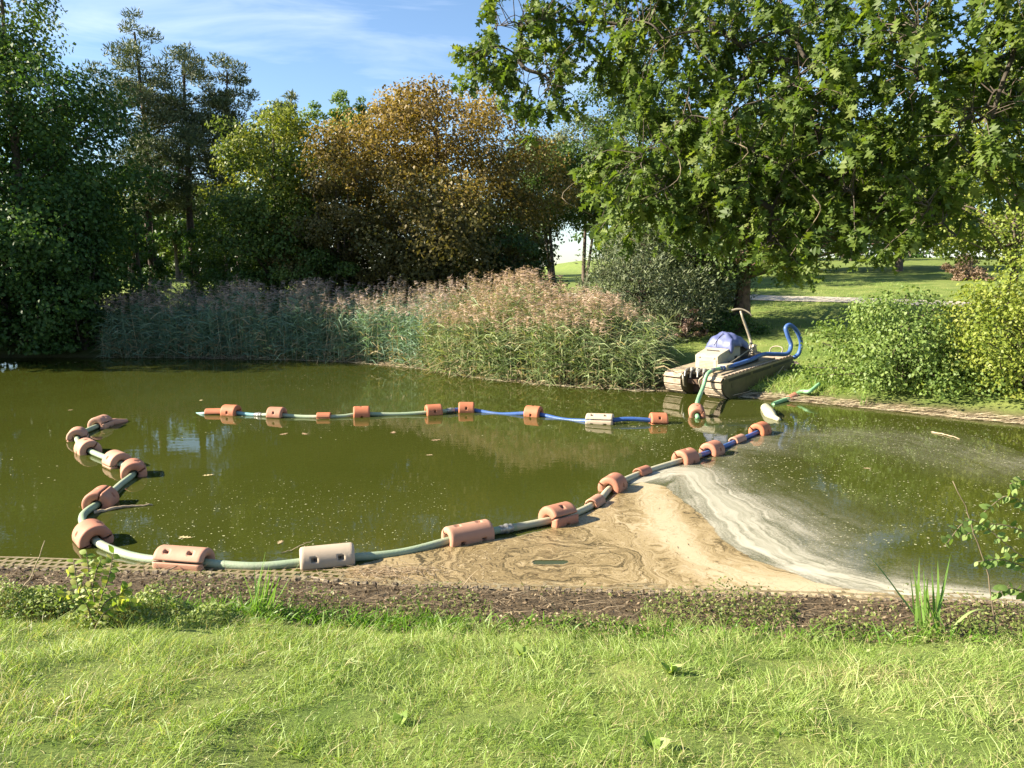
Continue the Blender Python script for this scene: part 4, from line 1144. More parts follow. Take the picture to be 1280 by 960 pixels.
pipe_float('salmon float on the mint green hose under the boat stern', 'short', 'salmon', dfl, (-0.12, -0.9, -0.18), 0.7, GN)
rest_rope = catmull([bl(0.5, ye - 0.03, 0.16), bl(1.5, ye - 0.12, 0.15), bl(2.6, ye - 0.15, 0.30), bl(3.5, ye - 0.05, 0.55)], 8)
o = tube_obj('mooring_rope', [(rest_rope - rest_rope[0], 0.013)], M['dead_wood'], None)
o.location = rest_rope[0]; tag(o, 'thin rope slung along the flank of the boat', 'rope')

# hose end and sleeve on the bank beside the boat
hp_ = [at(966, 505, 0.02), at(980, 500, 0.05), at(990, 497, 0.07), at(1001, 494, 0.11), at(1012, 489, 0.28), at(1024, 480, 0.42)]
for q in (3, 4, 5):
    hp_[q][2] = max(hp_[q][2], gz(hp_[q][0], hp_[q][1]) + 0.05)
hb = catmull(hp_, 8)
hose('short green hose running up from the water under the bank shrub', hb, 'hose_mint', 0.055)
pipe_float('small salmon sleeve float on the short green hose at the bank', 'sleeve', 'salmon', hb[16], hb[20] - hb[12], 0.3, GN)
rp = [at(x_, y_, z_) for x_, y_, z_ in ((956, 509, 0.04), (960, 514, 0.06), (964, 519, 0.05), (970, 523, 0.03), (974, 525, 0.02))]
rpc = catmull(rp, 5)
o = tube_obj('hose_reducer', [(rpc - rpc[0], np.interp(np.arange(21), [0, 1, 8, 12, 13, 20], [0.05, 0.13, 0.15, 0.10, 0.07, 0.055]))], M['hose_cream'], None, 12)
o.location = rpc[0]; tag(o, 'cream tapered hose end floating beside the bank near the boat', 'hose end')

# ------------------------------------------------------------------ scum raft on the water against the near bank
def polyl(pts):
    return np.array([at(*p)[:2] for p in pts])
def dist_to(pl, X, Y):
    """distance to polyline and arc length of the nearest point, signed by side"""
    best = np.full(X.shape, 1e9); arc = np.zeros(X.shape); sgn = np.ones(X.shape); s = 0
    for a_, b_ in zip(pl[:-1], pl[1:]):
        ab = b_ - a_; L2 = ab @ ab
        t_ = np.clip(((X - a_[0]) * ab[0] + (Y - a_[1]) * ab[1]) / L2, 0, 1)
        dx_, dy_ = X - a_[0] - t_ * ab[0], Y - a_[1] - t_ * ab[1]
        d_ = np.hypot(dx_, dy_); m_ = d_ < best
        best = np.where(m_, d_, best); arc = np.where(m_, s + t_ * math.sqrt(L2), arc)
        sgn = np.where(m_, np.sign(ab[0] * dy_ - ab[1] * dx_), sgn); s += math.sqrt(L2)
    return best, arc, sgn
def inpoly(pl, X, Y):
    ins = np.zeros(X.shape, bool); n_ = len(pl)
    for q in range(n_):
        a_, b_ = pl[q], pl[(q + 1) % n_]
        c_ = (a_[1] > Y) != (b_[1] > Y)
        with np.errstate(divide='ignore', invalid='ignore'):
            ins ^= c_ & (X < (b_[0] - a_[0]) * (Y - a_[1]) / (b_[1] - a_[1]) + a_[0])
    return ins
sx = np.arange(-2.6, 10.6, 0.05); sy = np.arange(8.05, 19.4, 0.05)
SX, SY = np.meshgrid(sx, sy)
wxn = SX + 0.10 * vnoise(SX, SY, 2.4, 21); wyn = SY + 0.10 * vnoise(SX, SY, 2.4, 22)
tan_poly = polyl([(425, 712), (470, 697), (540, 684), (610, 676), (660, 662), (705, 655), (748, 634), (775, 614), (800, 603), (838, 610), (872, 638), (908, 672), (950, 702), (1010, 725), (1080, 738), (1140, 747), (1280, 757), (1280, 800), (425, 800)])
ins = inpoly(tan_poly, wxn, wyn)
dt, _, _ = dist_to(np.vstack([tan_poly, tan_poly[:1]]), wxn, wyn)
tan_cov = sstep(np.where(ins, dt, -dt), -0.10, 0.16)
foam_line = polyl([(795, 600), (825, 590), (862, 592), (884, 618), (915, 645), (955, 678), (1000, 706), (1070, 727), (1160, 741), (1285, 751)])
df, fa, fs = dist_to(foam_line, SX + 0.16 * vnoise(SX, SY, 1.7, 23), SY + 0.16 * vnoise(SX, SY, 1.7, 24))
wid = np.interp(fa, [0, 0.8, 1.8, 3.2, 4.6, 6, 8], [0.16, 0.34, 0.42, 0.62, 0.60, 0.40, 0.20])
foam = np.exp(-(df / wid) ** 2)
wide = 0.85 * np.exp(-(df / (wid * 2.6)) ** 2)
haze_l = polyl([(820, 592), (900, 560), (985, 535), (1080, 545), (1180, 560), (1260, 580)])
dh, _, _ = dist_to(haze_l, SX, SY)
thin = np.maximum(wide, 0.42 * np.exp(-(dh / 1.3) ** 2))
boom = polyl([(425, 703), (470, 694), (540, 683), (585, 676), (650, 662), (698, 651), (744, 631), (766, 610), (803, 593), (857, 576), (890, 566), (922, 553), (955, 539)])
db, ab_, sb = dist_to(boom, SX, SY)
keepout = 1 - sstep(sb * np.minimum(db, 3), -0.02, 0.03) * (SX < 6.2) - (SX >= 6.2) * sstep(SY - 0.15 * SX, 16.2, 17.6)
keepout = np.clip(keepout, 0, 1)      # nothing on the far side of the hose
tan_cov *= keepout; foam *= keepout; thin *= keepout
# flow lines: hairpins round the eye, opening towards the outflow
core = polyl([(672, 703), (700, 704), (760, 703), (800, 690), (815, 660), (812, 640)])
d1, a1_, s1 = dist_to(core, SX, SY)
stream = polyl([(806, 602), (826, 640), (846, 678), (880, 705), (960, 730), (1060, 742)])
d2, a2_, s2 = dist_to(stream, SX, SY)
bl_ = sstep(d2, 0.25, 1.1)
psi = bl_ * (d1 * 1.5) + (1 - bl_) * (1.1 + d2 * 1.7)
along = bl_ * a1_ + (1 - bl_) * a2_ + 0.25 * SX
pale = np.exp(-(d2 / 0.30) ** 2) * 0.85 + 0.30 * sstep(SX, 0.6, 2.4) * np.exp(-((SY - 8.75) / 0.5) ** 2)
eye_d, _, _ = dist_to(polyl([(672, 703.5), (702, 703)]), SX, SY)
tan_cov *= sstep(eye_d, 0.06, 0.10)
cover = np.maximum(np.maximum(tan_cov, foam * 0.9), thin)
keepq = (cover[:-1, :-1] + cover[1:, 1:] + cover[1:, :-1] + cover[:-1, 1:]) > 0.06
i = np.arange(len(sy) - 1)[:, None] * len(sx); j = np.arange(len(sx) - 1)[None]
Qd = np.stack([i + j, i + j + 1, i + len(sx) + j + 1, i + len(sx) + j], -1)[keepq]
me = qmesh('scum_raft', np.stack([SX, SY, np.full(SX.shape, 0.006)], -1).reshape(-1, 3), Qd,
           attrs={'psi': psi, 'along': along, 'tan_cover': tan_cov, 'foam': foam, 'thin': thin, 'pale': pale, 'fd': df * fs}, smooth=True)
m, nt, b = nodes('pond_scum')
N_ = nt.nodes.new; Lk = nt.links.new
def attr(n):
    a_ = N_('ShaderNodeAttribute'); a_.attribute_name = n; return a_.outputs['Fac']
def mth(op, x, y=None, z=None):
    n = N_('ShaderNodeMath'); n.operation = op
    for k_, v in enumerate((x, y, z)):
        if v is None: continue
        if isinstance(v, (int, float)): n.inputs[k_].default_value = v
        else: Lk(v, n.inputs[k_])
    return n.outputs[0]
def noise(vec, scale, detail=4, rough=0.5, dist=0.0):
    n = N_('ShaderNodeTexNoise'); n.inputs['Scale'].default_value = scale; n.inputs['Detail'].default_value = detail
    n.inputs['Roughness'].default_value = rough; n.inputs['Distortion'].default_value = dist
    Lk(vec, n.inputs['Vector']); return n.outputs['Fac']
def combine(x, y, z=0.0):
    n = N_('ShaderNodeCombineXYZ')
    for k_, v in enumerate((x, y, z)):
        if isinstance(v, (int, float)): n.inputs[k_].default_value = v
        else: Lk(v, n.inputs[k_])
    return n.outputs[0]
def ramp(f, stops):
    n = N_('ShaderNodeValToRGB'); e = n.color_ramp.elements
    while len(e) < len(stops): e.new(0.5)
    for k_, (p_, c_) in enumerate(stops):
        e[k_].position = p_; e[k_].color = (*c_, 1) if len(c_) == 3 else c_
    Lk(f, n.inputs['Fac']); return n.outputs['Color']
def mixc(f, a_, b_):
    n = N_('ShaderNodeMix'); n.data_type = 'RGBA'
    for k_, v in (('Factor', f), ('A', a_), ('B', b_)):
        if isinstance(v, tuple): n.inputs[k_].default_value = (*v, 1)
        elif isinstance(v, (int, float)): n.inputs[k_].default_value = v
        else: Lk(v, n.inputs[k_])
    return n.outputs['Result']
pos = N_('ShaderNodeTexCoord').outputs['Object']
w1 = mth('SUBTRACT', noise(pos, 1.1, 3), 0.5)
w2 = mth('SUBTRACT', noise(pos, 3.4, 5, 0.6), 0.5)
psin = mth('ADD', attr('psi'), mth('ADD', mth('MULTIPLY', w1, 1.9), mth('MULTIPLY', w2, 0.85)))
bands = noise(combine(mth('MULTIPLY', psin, 8.0), mth('MULTIPLY', attr('along'), 0.5)), 1.0, 6, 0.62)
bands2 = noise(combine(mth('MULTIPLY', psin, 30.0), mth('MULTIPLY', attr('along'), 0.9), 3.3), 1.0, 4, 0.6)
bmix = mth('ADD', mth('MULTIPLY', bands, 0.62), mth('MULTIPLY', bands2, 0.5))
bmix = mth('ADD', bmix, mth('SUBTRACT', mth('MULTIPLY', attr('pale'), 0.24), 0.10))
tanc = ramp(mth('ADD', mth('MULTIPLY', mth('SUBTRACT', bmix, 0.45), 1.45), 0.47), [(0.33, (0.05, 0.038, 0.014)), (0.42, (0.145, 0.105, 0.045)), (0.50, (0.24, 0.175, 0.08)), (0.58, (0.33, 0.25, 0.13)), (0.78, (0.44, 0.355, 0.225))])
grit = noise(combine(mth('MULTIPLY', psin, 45.0), mth('MULTIPLY', attr('along'), 9.0), 1.7), 1.0, 3, 0.6)
tanc = mixc(ramp(grit, [(0.30, (0.75, 0.75, 0.75)), (0.42, (0, 0, 0))]), tanc, (0.12, 0.085, 0.04))
fb = noise(combine(mth('MULTIPLY', mth('ADD', attr('fd'), mth('MULTIPLY', w1, 0.6)), 7.0), mth('MULTIPLY', attr('along'), 0.7), 8.1), 1.0, 6, 0.65)
foamc = ramp(fb, [(0.35, (0.24, 0.23, 0.16)), (0.65, (0.52, 0.48, 0.38))])
foama = mth('MULTIPLY', attr('foam'), ramp(fb, [(0.30, (0.4, 0.4, 0.4)), (0.62, (1, 1, 1))]))
vor = N_('ShaderNodeTexVoronoi'); vor.inputs['Scale'].default_value = 16; Lk(pos, vor.inputs['Vector'])
specks = noise(pos, 26, 4, 0.7)
film = noise(pos, 0.9, 6, 0.65, 0.8)
thina = mth('MULTIPLY', attr('thin'), mth('ADD', mth('MULTIPLY', ramp(specks, [(0.52, (0, 0, 0)), (0.66, (1, 1, 1))]), 0.5), mth('MULTIPLY', ramp(film, [(0.30, (0, 0, 0)), (0.72, (1, 1, 1))]), 0.62)))
edge = noise(pos, 4.0, 6, 0.7)
tana = ramp(mth('ADD', attr('tan_cover'), mth('MULTIPLY', mth('SUBTRACT', edge, 0.5), 0.9)), [(0.40, (0, 0, 0)), (0.56, (1, 1, 1))])
fw_ = mth('MINIMUM', mth('ADD', foama, thina), 0.92)
colr = mixc(tana, foamc, tanc)
alpha = mth('MAXIMUM', mth('MULTIPLY', tana, 0.985), fw_)
Lk(colr, b.inputs['Base Color'])
b.inputs['Roughness'].default_value = 0.42
b.inputs['Specular IOR Level'].default_value = 0.3
bp = N_('ShaderNodeBump'); bp.inputs['Strength'].default_value = 0.35; bp.inputs['Distance'].default_value = 0.015
Lk(bmix, bp.inputs['Height']); Lk(bp.outputs['Normal'], b.inputs['Normal'])
trb = N_('ShaderNodeBsdfTransparent'); ms = N_('ShaderNodeMixShader')
Lk(alpha, ms.inputs['Fac']); Lk(trb.outputs['BSDF'], ms.inputs[1]); Lk(b.outputs['BSDF'], ms.inputs[2])
Lk(ms.outputs['Shader'], nt.nodes['Material Output'].inputs['Surface'])
gyp, gxp = np.gradient(psi)
rb = np.random.default_rng(610)
cand = np.argwhere(tan_cov > 0.75)
cand = cand[rb.choice(len(cand), 1500)]
bx_ = SX[cand[:, 0], cand[:, 1]] + rb.normal(0, 0.03, 1500); by_ = SY[cand[:, 0], cand[:, 1]] + rb.normal(0, 0.03, 1500)
keep_ = rb.random(1500) < np.clip(1.15 - 0.42 * (bx_ + 0.4), 0.12, 1)
cand, bx_, by_ = cand[keep_], bx_[keep_], by_[keep_]
ta_ = np.arctan2(gyp[cand[:, 0], cand[:, 1]], gxp[cand[:, 0], cand[:, 1]]) + math.pi / 2 + rb.normal(0, 0.45, len(cand))
V_, Q_, k_ = ribbon(np.column_stack([bx_, by_, np.full(len(bx_), 0.012)]), np.column_stack([np.cos(ta_), np.sin(ta_), np.zeros(len(ta_))]), 0.03 + 0.13 * rb.random(len(bx_)) ** 2, rb.uniform(0.005, 0.013, len(bx_)), 0.0, 2, rb, side=np.column_stack([-np.sin(ta_), np.cos(ta_), np.zeros(len(ta_))]))
tag(link('scum_crumbs', qmesh('scum_crumbs', V_, Q_, np.repeat(mixcol([(0.04, 0.03, 0.015), (0.09, 0.06, 0.03), (0.17, 0.115, 0.06)], rb.random(len(bx_))), k_, 0)), M['litter']), 'dark stem crumbs caught in the tan scum', 'litter', kind='stuff')
tag(link('floating_scum', me, m), 'swirled tan scum and white foam held back by the floating hose', 'scum', kind='stuff')

# ------------------------------------------------------------------ plastic edging mat along the near waterline
edg = empty('edging_mat', (0, 0, 0))
tag(edg, 'perforated plastic edging mat along the muddy near waterline', 'edging')
NE = np.array(NEAR[2:11], float)
sN = np.concatenate([[0], np.cumsum(np.linalg.norm(np.diff(NE, axis=0), axis=1))])
PLN = 0.60
bm = bmesh.new()
for q in range(7):
    yq = 0.02 + q * 0.135
    box(bm, -PLN/2, PLN/2 - 0.004, yq, yq + 0.045, -0.022, 0.0)
for q in range(5):
    xq = -PLN/2 + q * 0.12
    for r_ in range(6):
        yq = 0.065 + r_ * 0.135
        off = 0.0 if r_ % 2 else 0.06
        box(bm, xq + off, xq + off + 0.042, yq, yq + 0.09, -0.021, -0.002)
panel_me = bpy.data.meshes.new('edging_panel'); bm.to_mesh(panel_me); bm.free(); panel_me.materials.append(M['mat_plastic'])
bm = bmesh.new(); box(bm, -0.036, 0.036, -0.05, 0.012, -0.03, 0.03)
bmesh.ops.bevel(bm, geom=bm.edges[:], offset=0.008, segments=1, affect='EDGES')
block_me = bpy.data.meshes.new('edging_block'); bm.to_mesh(block_me); bm.free(); block_me.materials.append(M['edge_plastic'])
rng = np.random.default_rng(55)
for q in range(int(sN[-1] / PLN)):
    s_ = (q + 0.5) * PLN
    c = np.array([np.interp(s_, sN, NE[:, k]) for k in (0, 1)])
    if not -8.5 < c[0] < 8.2: continue
    c2 = np.array([np.interp(s_ + 0.1, sN, NE[:, k]) for k in (0, 1)])
    a_ = math.atan2(c2[1] - c[1], c2[0] - c[0])
    o = link('panel', panel_me, None, edg)
    o.location = (c[0], c[1] - 0.02, 0.016); o.rotation_euler = (-0.034, rng.normal(0, 0.006), a_)
    for e in range(5):
        if rng.random() < 0.14: continue
        k = link('edge_block', block_me, None, o)
        k.location = (-PLN/2 + 0.06 + e * 0.12, 0, 0.014 + rng.normal(0, 0.009)); k.rotation_euler = (rng.normal(0, 0.14), rng.normal(0, 0.12), rng.normal(0, 0.16))

# ------------------------------------------------------------------ near bank: grass, sedge, weeds, litter
rng = np.random.default_rng(201)
GP = [(0.15, 0.235, 0.04), (0.23, 0.325, 0.07), (0.33, 0.42, 0.125), (0.46, 0.50, 0.22)]
GD = [(0.34, 0.31, 0.14), (0.46, 0.41, 0.22)]
def grass_patch(n, x0, x1, y0, y1, hmin, hmax, wmin, wmax, segs, dens_pow=1.0, smin=1.45, tuft=0.22, seed=1):
    rng = np.random.default_rng(seed)
    nc = n // 9
    cx = rng.uniform(x0, x1, nc); cy = y0 + (y1 - y0) * rng.random(nc) ** dens_pow
    k = rng.integers(0, nc, n)
    x = cx[k] + rng.normal(0, tuft * 0.2, n); y = cy[k] + rng.normal(0, tuft * 0.2, n)
    s = signed_dist(x, y) + 0.25 * vnoise(x, y, 2.6, 33)
    ok = s > smin
    x, y, k = x[ok], y[ok], k[ok]; n = len(x)
    patch = vnoise(x, y, 1.5, 41); patch2 = vnoise(x, y, 3.1, 42)
    hollow = np.clip(1 - 0.65 * sstep(vnoise(x, y, 4.2, 45), 0.1, 0.6), 0.3, 1)
    L = rng.uniform(hmin, hmax, n) * (1 + 0.22 * patch) * hollow
    la = 1.2 + 1.6 * vnoise(x, y, 0.9, 43) + 1.1 * vnoise(x, y, 3.2, 46)
    lean = 0.3 + 0.25 * patch2
    D = norm(np.column_stack([np.cos(la) * lean + rng.normal(0, 0.5, n), np.sin(la) * lean + rng.normal(0, 0.5, n), np.ones(n)]))
    P0 = np.column_stack([x, y, height(x, y) - 0.01])
    V, Qd, m_ = ribbon(P0, D, L, rng.uniform(wmin, wmax, n), rng.uniform(0.15, 0.75, n), segs, rng)
    u = np.clip(0.45 + 0.16 * patch + 0.10 * patch2 + rng.normal(0, 0.2, n), 0, 1)
    c = mixcol(GP, u)
    dp_ = hit(1080, 850)
    dry = rng.random(n) < 0.12 + 0.2 * sstep(vnoise(x, y, 1.2, 44), 0.1, 0.8) + 0.55 * np.exp(-((x - dp_[0]) / 0.55) ** 2 - ((y - dp_[1]) / 0.22) ** 2)
    c[dry] = mixcol(GD, rng.random(dry.sum()))
    return V, Qd, np.repeat(c, m_, 0)
A = Acc()
A.add(*grass_patch(126000, -6.2, 6.2, 3.1, 7.4, 0.06, 0.17, 0.0032, 0.0072, 2, 0.85, seed=5))
A.add(*grass_patch(9000, -6.2, 6.2, 3.1, 7.2, 0.20, 0.36, 0.003, 0.006, 3, 0.85, seed=6))
A.add(*grass_patch(9000, -12, 12, -2, 7.4, 0.12, 0.24, 0.008, 0.014, 2, 1.0, seed=7))
tag(link('meadow_grass', A.mesh('meadow_grass'), M['grass']), 'long fine sunlit grass sloping down to the muddy bank', 'grass', kind='stuff')
# lush broad-bladed sedge strip
n = 2200
x = np.concatenate([rng.uniform(-5.2, -0.4, 1700), rng.uniform(-0.4, 5.0, 500)])
y = np.interp(x, NE[:, 0], NE[:, 1]) - 1.55 + rng.normal(0, 0.13, n)
D = norm(np.column_stack([rng.normal(0.15, 0.4, n), rng.normal(0, 0.35, n), np.ones(n)]))
V, Qd, k = ribbon(np.column_stack([x, y, height(x, y) - 0.01]), D, rng.uniform(0.14, 0.30, n), rng.uniform(0.012, 0.02, n), rng.uniform(0.2, 0.8, n), 3, rng)
me = qmesh('sedge', V, Qd, np.repeat(mixcol([(0.07, 0.16, 0.015), (0.12, 0.24, 0.022), (0.18, 0.32, 0.035)], rng.random(n)), k, 0))
tag(link('sedge_strip', me, M['grass']), 'bright green broad-bladed sedge between the meadow grass and the mud', 'sedge', kind='stuff')
# low weeds
def weed_patch(label, cx, cy, rx, ry, hgt, n, pal, size, seed, cat='weeds', name='weed_patch', kind='stuff'):
    rng = np.random.default_rng(seed)
    a_ = rng.uniform(0, 6.28, n); r_ = rng.random(n) ** 0.6
    x = cx + np.cos(a_) * r_ * rx; y = cy + np.sin(a_) * r_ * ry
    top = hgt * (1 - r_ ** 2 * 0.75) * (0.75 + 0.35 * vnoise(x, y, 7, seed))
    P = np.column_stack([x, y, height(x, y) + top * rng.random(n) ** 0.45 + 0.01])
    N = norm(rng.normal(size=(n, 3)) * 0.6 + [0, -0.2, 0.8])
    s = size * rng.uniform(0.6, 1.4, n)
    V, Qd = leaf_quads(P, N, s, s * 0.6, rng)
    A_ = Acc(); A_.add(V, Qd, np.repeat(mixcol(pal, rng.random(n)), 4, 0))
    q = rng.choice(n, n // 6)
    V, Qd, k = ribbon(np.column_stack([x[q], y[q], height(x[q], y[q]) - 0.01]), P[q] - np.column_stack([x[q] - 0.02, y[q], height(x[q], y[q])]), top[q], 0.006, 0.05, 2, rng)
    A_.add(V, Qd, np.repeat(mixcol([(0.12, 0.10, 0.04), (0.2, 0.15, 0.07)], rng.random(len(q))), k, 0))
    o = link(name, A_.mesh(name), M['leaf'])
    return tag(o, label, cat, kind=kind)
WP = [(0.14, 0.21, 0.045), (0.20, 0.27, 0.06), (0.28, 0.34, 0.10), (0.36, 0.39, 0.16)]
c = hit(45, 768); weed_patch('low dense green weed clump on the bank by the dry stalk', c[0], c[1], 0.62, 0.42, 0.42, 3200, WP, 0.035, 61)
c = hit(165, 775); weed_patch('green weed clump around the foot of the bramble sapling', c[0], c[1], 0.62, 0.4, 0.34, 2600, WP, 0.035, 62)
c = hit(250, 778); weed_patch('weed clump beside the sedge strip', c[0], c[1], 0.4, 0.3, 0.22, 1200, WP, 0.03, 63)
# scattered straggling weeds over the litter on the right half of the bank
n = 13000
x = np.where(rng.random(n) < 0.72, rng.uniform(0.0, 7.2, n), rng.uniform(-6, 0.2, n))
y = np.interp(x, NE[:, 0], NE[:, 1]) - np.abs(rng.normal(1.05, 0.38, n))
pat = vnoise(x, y, 3.2, 71) + 0.35 * sstep(x, 0, 3)
ok = (pat > -0.05) & (signed_dist(x, y) > 0.12); x, y, pat = x[ok], y[ok], pat[ok]; n = len(x)
P = np.column_stack([x, y, height(x, y) + rng.random(n) ** 1.4 * 0.24 * (0.4 + np.clip(pat, 0, 1))])
s = rng.uniform(0.02, 0.05, n)
V, Qd = leaf_quads(P, norm(rng.normal(size=(n, 3)) * 0.6 + [0, -0.2, 0.8]), s, s * 0.6, rng)
wc = mixcol([(0.09, 0.12, 0.03), (0.15, 0.19, 0.045), (0.24, 0.26, 0.09)], rng.random(n))
tag(link('bank_weeds', qmesh('bank_weeds', V, Qd, np.repeat(wc, 4, 0)), M['leaf']), 'straggling small-leaved weeds scattered over the litter of the near bank', 'weeds', kind='stuff')
# dead leaves and broken stems on the mud
n = 9000
x = rng.uniform(-8, 8, n); y = np.interp(x, NE[:, 0], NE[:, 1]) - rng.random(n) ** 0.8 * 1.7 - 0.06
P = np.column_stack([x, y, height(x, y) + rng.random(n) ** 2 * 0.06 + 0.006])
s = rng.uniform(0.015, 0.06, n)
V1, Q1 = leaf_quads(P, norm(rng.normal(size=(n, 3)) * 0.7 + [0, 0, 0.6]), s, s * 0.5, rng)
LPAL = [(0.05, 0.034, 0.02), (0.11, 0.075, 0.042), (0.18, 0.13, 0.078), (0.33, 0.26, 0.17)]
A = Acc(); A.add(V1, Q1, np.repeat(mixcol(LPAL, rng.random(n)), 4, 0))
n = 2600
x = rng.uniform(-7, 8, n); y = np.interp(x, NE[:, 0], NE[:, 1]) - rng.random(n) ** 1.3 * 1.5 + rng.normal(0.02, 0.07, n) * (x > -2.5)
a_ = rng.normal(0, 0.7, n) + np.where(rng.random(n) < 0.5, 0, math.pi)
D = np.column_stack([np.cos(a_), np.sin(a_), np.abs(rng.normal(0.05, 0.28, n))])
V1, Q1, k = ribbon(np.column_stack([x, y, height(x, y) + 0.012]), D, rng.uniform(0.08, 0.4, n), rng.uniform(0.005, 0.012, n), rng.uniform(0.0, 0.3, n), 2, rng, side=norm(np.column_stack([-np.sin(a_), np.cos(a_), np.zeros(n) + 0.2])))
A.add(V1, Q1, np.repeat(mixcol(LPAL[1:], rng.random(n)), k, 0))
tag(link('bank_litter', A.mesh('bank_litter'), M['litter']), 'dead leaves and broken stems on the muddy near bank', 'litter', kind='stuff')
# reed scraps floating by the beige float
n = 420
c = at(475, 716); x = c[0] + rng.normal(0, 0.34, n); y = c[1] + rng.normal(0, 0.13, n) - 0.15 * (x - c[0]) * 0
ok = signed_dist(x, y) < -0.02; x, y = x[ok], y[ok]; n = len(x)
a_ = rng.normal(-0.5, 0.7, n)
V1, Q1, k = ribbon(np.column_stack([x, y, 0.012 + rng.random(n) * 0.03]), np.column_stack([np.cos(a_), np.sin(a_), rng.normal(0, 0.06, n)]), rng.uniform(0.05, 0.26, n), rng.uniform(0.006, 0.014, n), 0.0, 2, rng, side=norm(np.column_stack([-np.sin(a_), np.cos(a_), np.zeros(n)])))
tag(link('reed_scraps', qmesh('reed_scraps', V1, Q1, np.repeat(mixcol([(0.2, 0.13, 0.07), (0.34, 0.25, 0.15), (0.5, 0.41, 0.28)], rng.random(n)), k, 0)), M['litter']), 'broken reed scraps drifting between the beige float and the scum', 'litter', kind='stuff')

# specks and flakes drifting on the open water
def flecks(n, smin, smax, pts, seed, pal):
    rng = np.random.default_rng(seed)
    s = smin + (smax - smin) * rng.random(len(pts)) ** 3
    P = np.column_stack([pts, np.full(len(pts), 0.004)])
    N = np.tile([0, 0, 1.0], (len(pts), 1))
    V, Qd = leaf_quads(P, N, s, s * rng.uniform(0.4, 0.9, len(pts)), rng, fold=0.0)
    return V, Qd, np.repeat(mixcol(pal, rng.random(len(pts))), 4, 0)
n = 9000
x = rng.uniform(-12, 9, n); y = rng.uniform(9.2, 30, n)
dn = sstep(vnoise(x, y, 0.5, 91) + 0.5 * vnoise(x, y, 1.3, 92), -0.1, 1.1)
ok = (rng.random(n) < dn * 0.42) & (signed_dist(x, y) < -0.15)
p1 = np.column_stack([x, y])[ok]
pc = [at(rng.uniform(150, 560), rng.uniform(600, 690))[:2] for _ in range(900)]
p2 = np.array(pc)
n = 9000
x = rng.uniform(2.5, 12.5, n); y = rng.uniform(10.0, 19.5, n)
stre = vnoise(x * 0.8, y * 2.2, 1.1, 93)
ok = (stre > -0.5) & (signed_dist(x, y) < -0.2) & (rng.random(n) < 0.75) & (dist_to(boom, x, y)[0] > 0.3) & (x > 4.5 - 0.3 * (y - 10))
p3 = np.column_stack([x, y])[ok]
SPAL = [(0.28, 0.28, 0.14), (0.42, 0.41, 0.24), (0.58, 0.55, 0.38)]
A = Acc()
A.add(*flecks(0, 0.016, 0.055, p1, 1, SPAL)); A.add(*flecks(0, 0.012, 0.035, p2, 2, SPAL)); A.add(*flecks(0, 0.012, 0.05, p3, 3, SPAL))
tag(link('water_flecks', A.mesh('water_flecks'), M['litter']), 'tiny pale flecks drifting on the green pond water', 'flecks', kind='stuff')
# straw fringe at the foot of the reeds and along the far bank
far_line = np.array([(-18.2, 33.75), (-15.4, 33.7), (-11, 33.0), (-7.34, 32.15), (-3.74, 29.9), (-1.13, 27.1), (1.58, 25.2), (4.7, 24.0)])
fr = [scatter_strip(far_line, -0.28, 0.25, 1500, 95), scatter_strip(np.array([(6.6, 22.9), (8.31, 22.0), (10.0, 20.7), (12.59, 18.7), (17, 17.0)])[::-1], -0.35, 0.10, 1300, 96)]
pts_ = np.vstack(fr); n = len(pts_)
a_ = rng.normal(-0.3, 0.6, n)
zz = np.maximum(height(pts_[:, 0], pts_[:, 1]), 0.0) + 0.012 + 0.03 * rng.random(n)
V1, Q1, k = ribbon(np.column_stack([pts_, zz]), np.column_stack([np.cos(a_), np.sin(a_), np.abs(rng.normal(0, 0.12, n))]), rng.uniform(0.08, 0.4, n), rng.uniform(0.012, 0.03, n), 0.0, 2, rng, side=norm(np.column_stack([-np.sin(a_), np.cos(a_), np.zeros(n) + 0.3])))
tag(link('straw_fringe', qmesh('straw_fringe', V1, Q1, np.repeat(mixcol([(0.26, 0.2, 0.12), (0.42, 0.34, 0.22), (0.56, 0.48, 0.34)], rng.random(n)), k, 0)), M['litter']), 'pale broken straw washed up along the far waterline', 'straw', kind='stuff')
# single floating leaves and sticks
lm = []
for q in range(3):
    bm = bmesh.new()
    y_, w_, s_ = oak_leaf_template()
    vl = [bm.verts.new((-w, y + s, 0.010 * math.sin(5 * y + q))) for y, w, s in zip(y_, w_, s_)]
    vr = [bm.verts.new((w, y + s, 0.012 * math.cos(4 * y + q))) for y, w, s in zip(y_, w_, s_)]
    for e in range(len(y_) - 1): bm.faces.new((vl[e], vr[e], vr[e+1], vl[e+1]))
    me = bpy.data.meshes.new('floating_leaf'); bm.to_mesh(me); bm.free()
    me.materials.append(mat('dead_leaf_%d' % q, [(0.42, 0.31, 0.17), (0.5, 0.40, 0.2), (0.33, 0.22, 0.12)][q], None, 12, 0.7)); lm.append(me)
FL = [(348, 680, 'crumpled pale leaf afloat near the beige float'), (268, 593, 'yellowish leaf afloat inside the hose loop'), (378, 541, 'pale dead leaf afloat in front of the green far hose'), (84, 513, 'pale leaf afloat outside the hose loop'), (240, 672, 'small tan leaf afloat near the long salmon float'), (492, 539, 'brown curled leaf afloat under the far hose'),
      (532, 569, 'pale leaf afloat in the middle of the loop'), (95, 453, 'pale leaf raft by the shaded far bank'), (360, 541, 'small leaf beside the pale dead leaf in front of the far hose'), (1078, 585, 'brown leaf afloat on the foam-flecked water'), (250, 501, 'light leaf afloat behind the pointed end of the far hose'), (552, 549, 'thin dead leaf afloat below the blue hose start')]
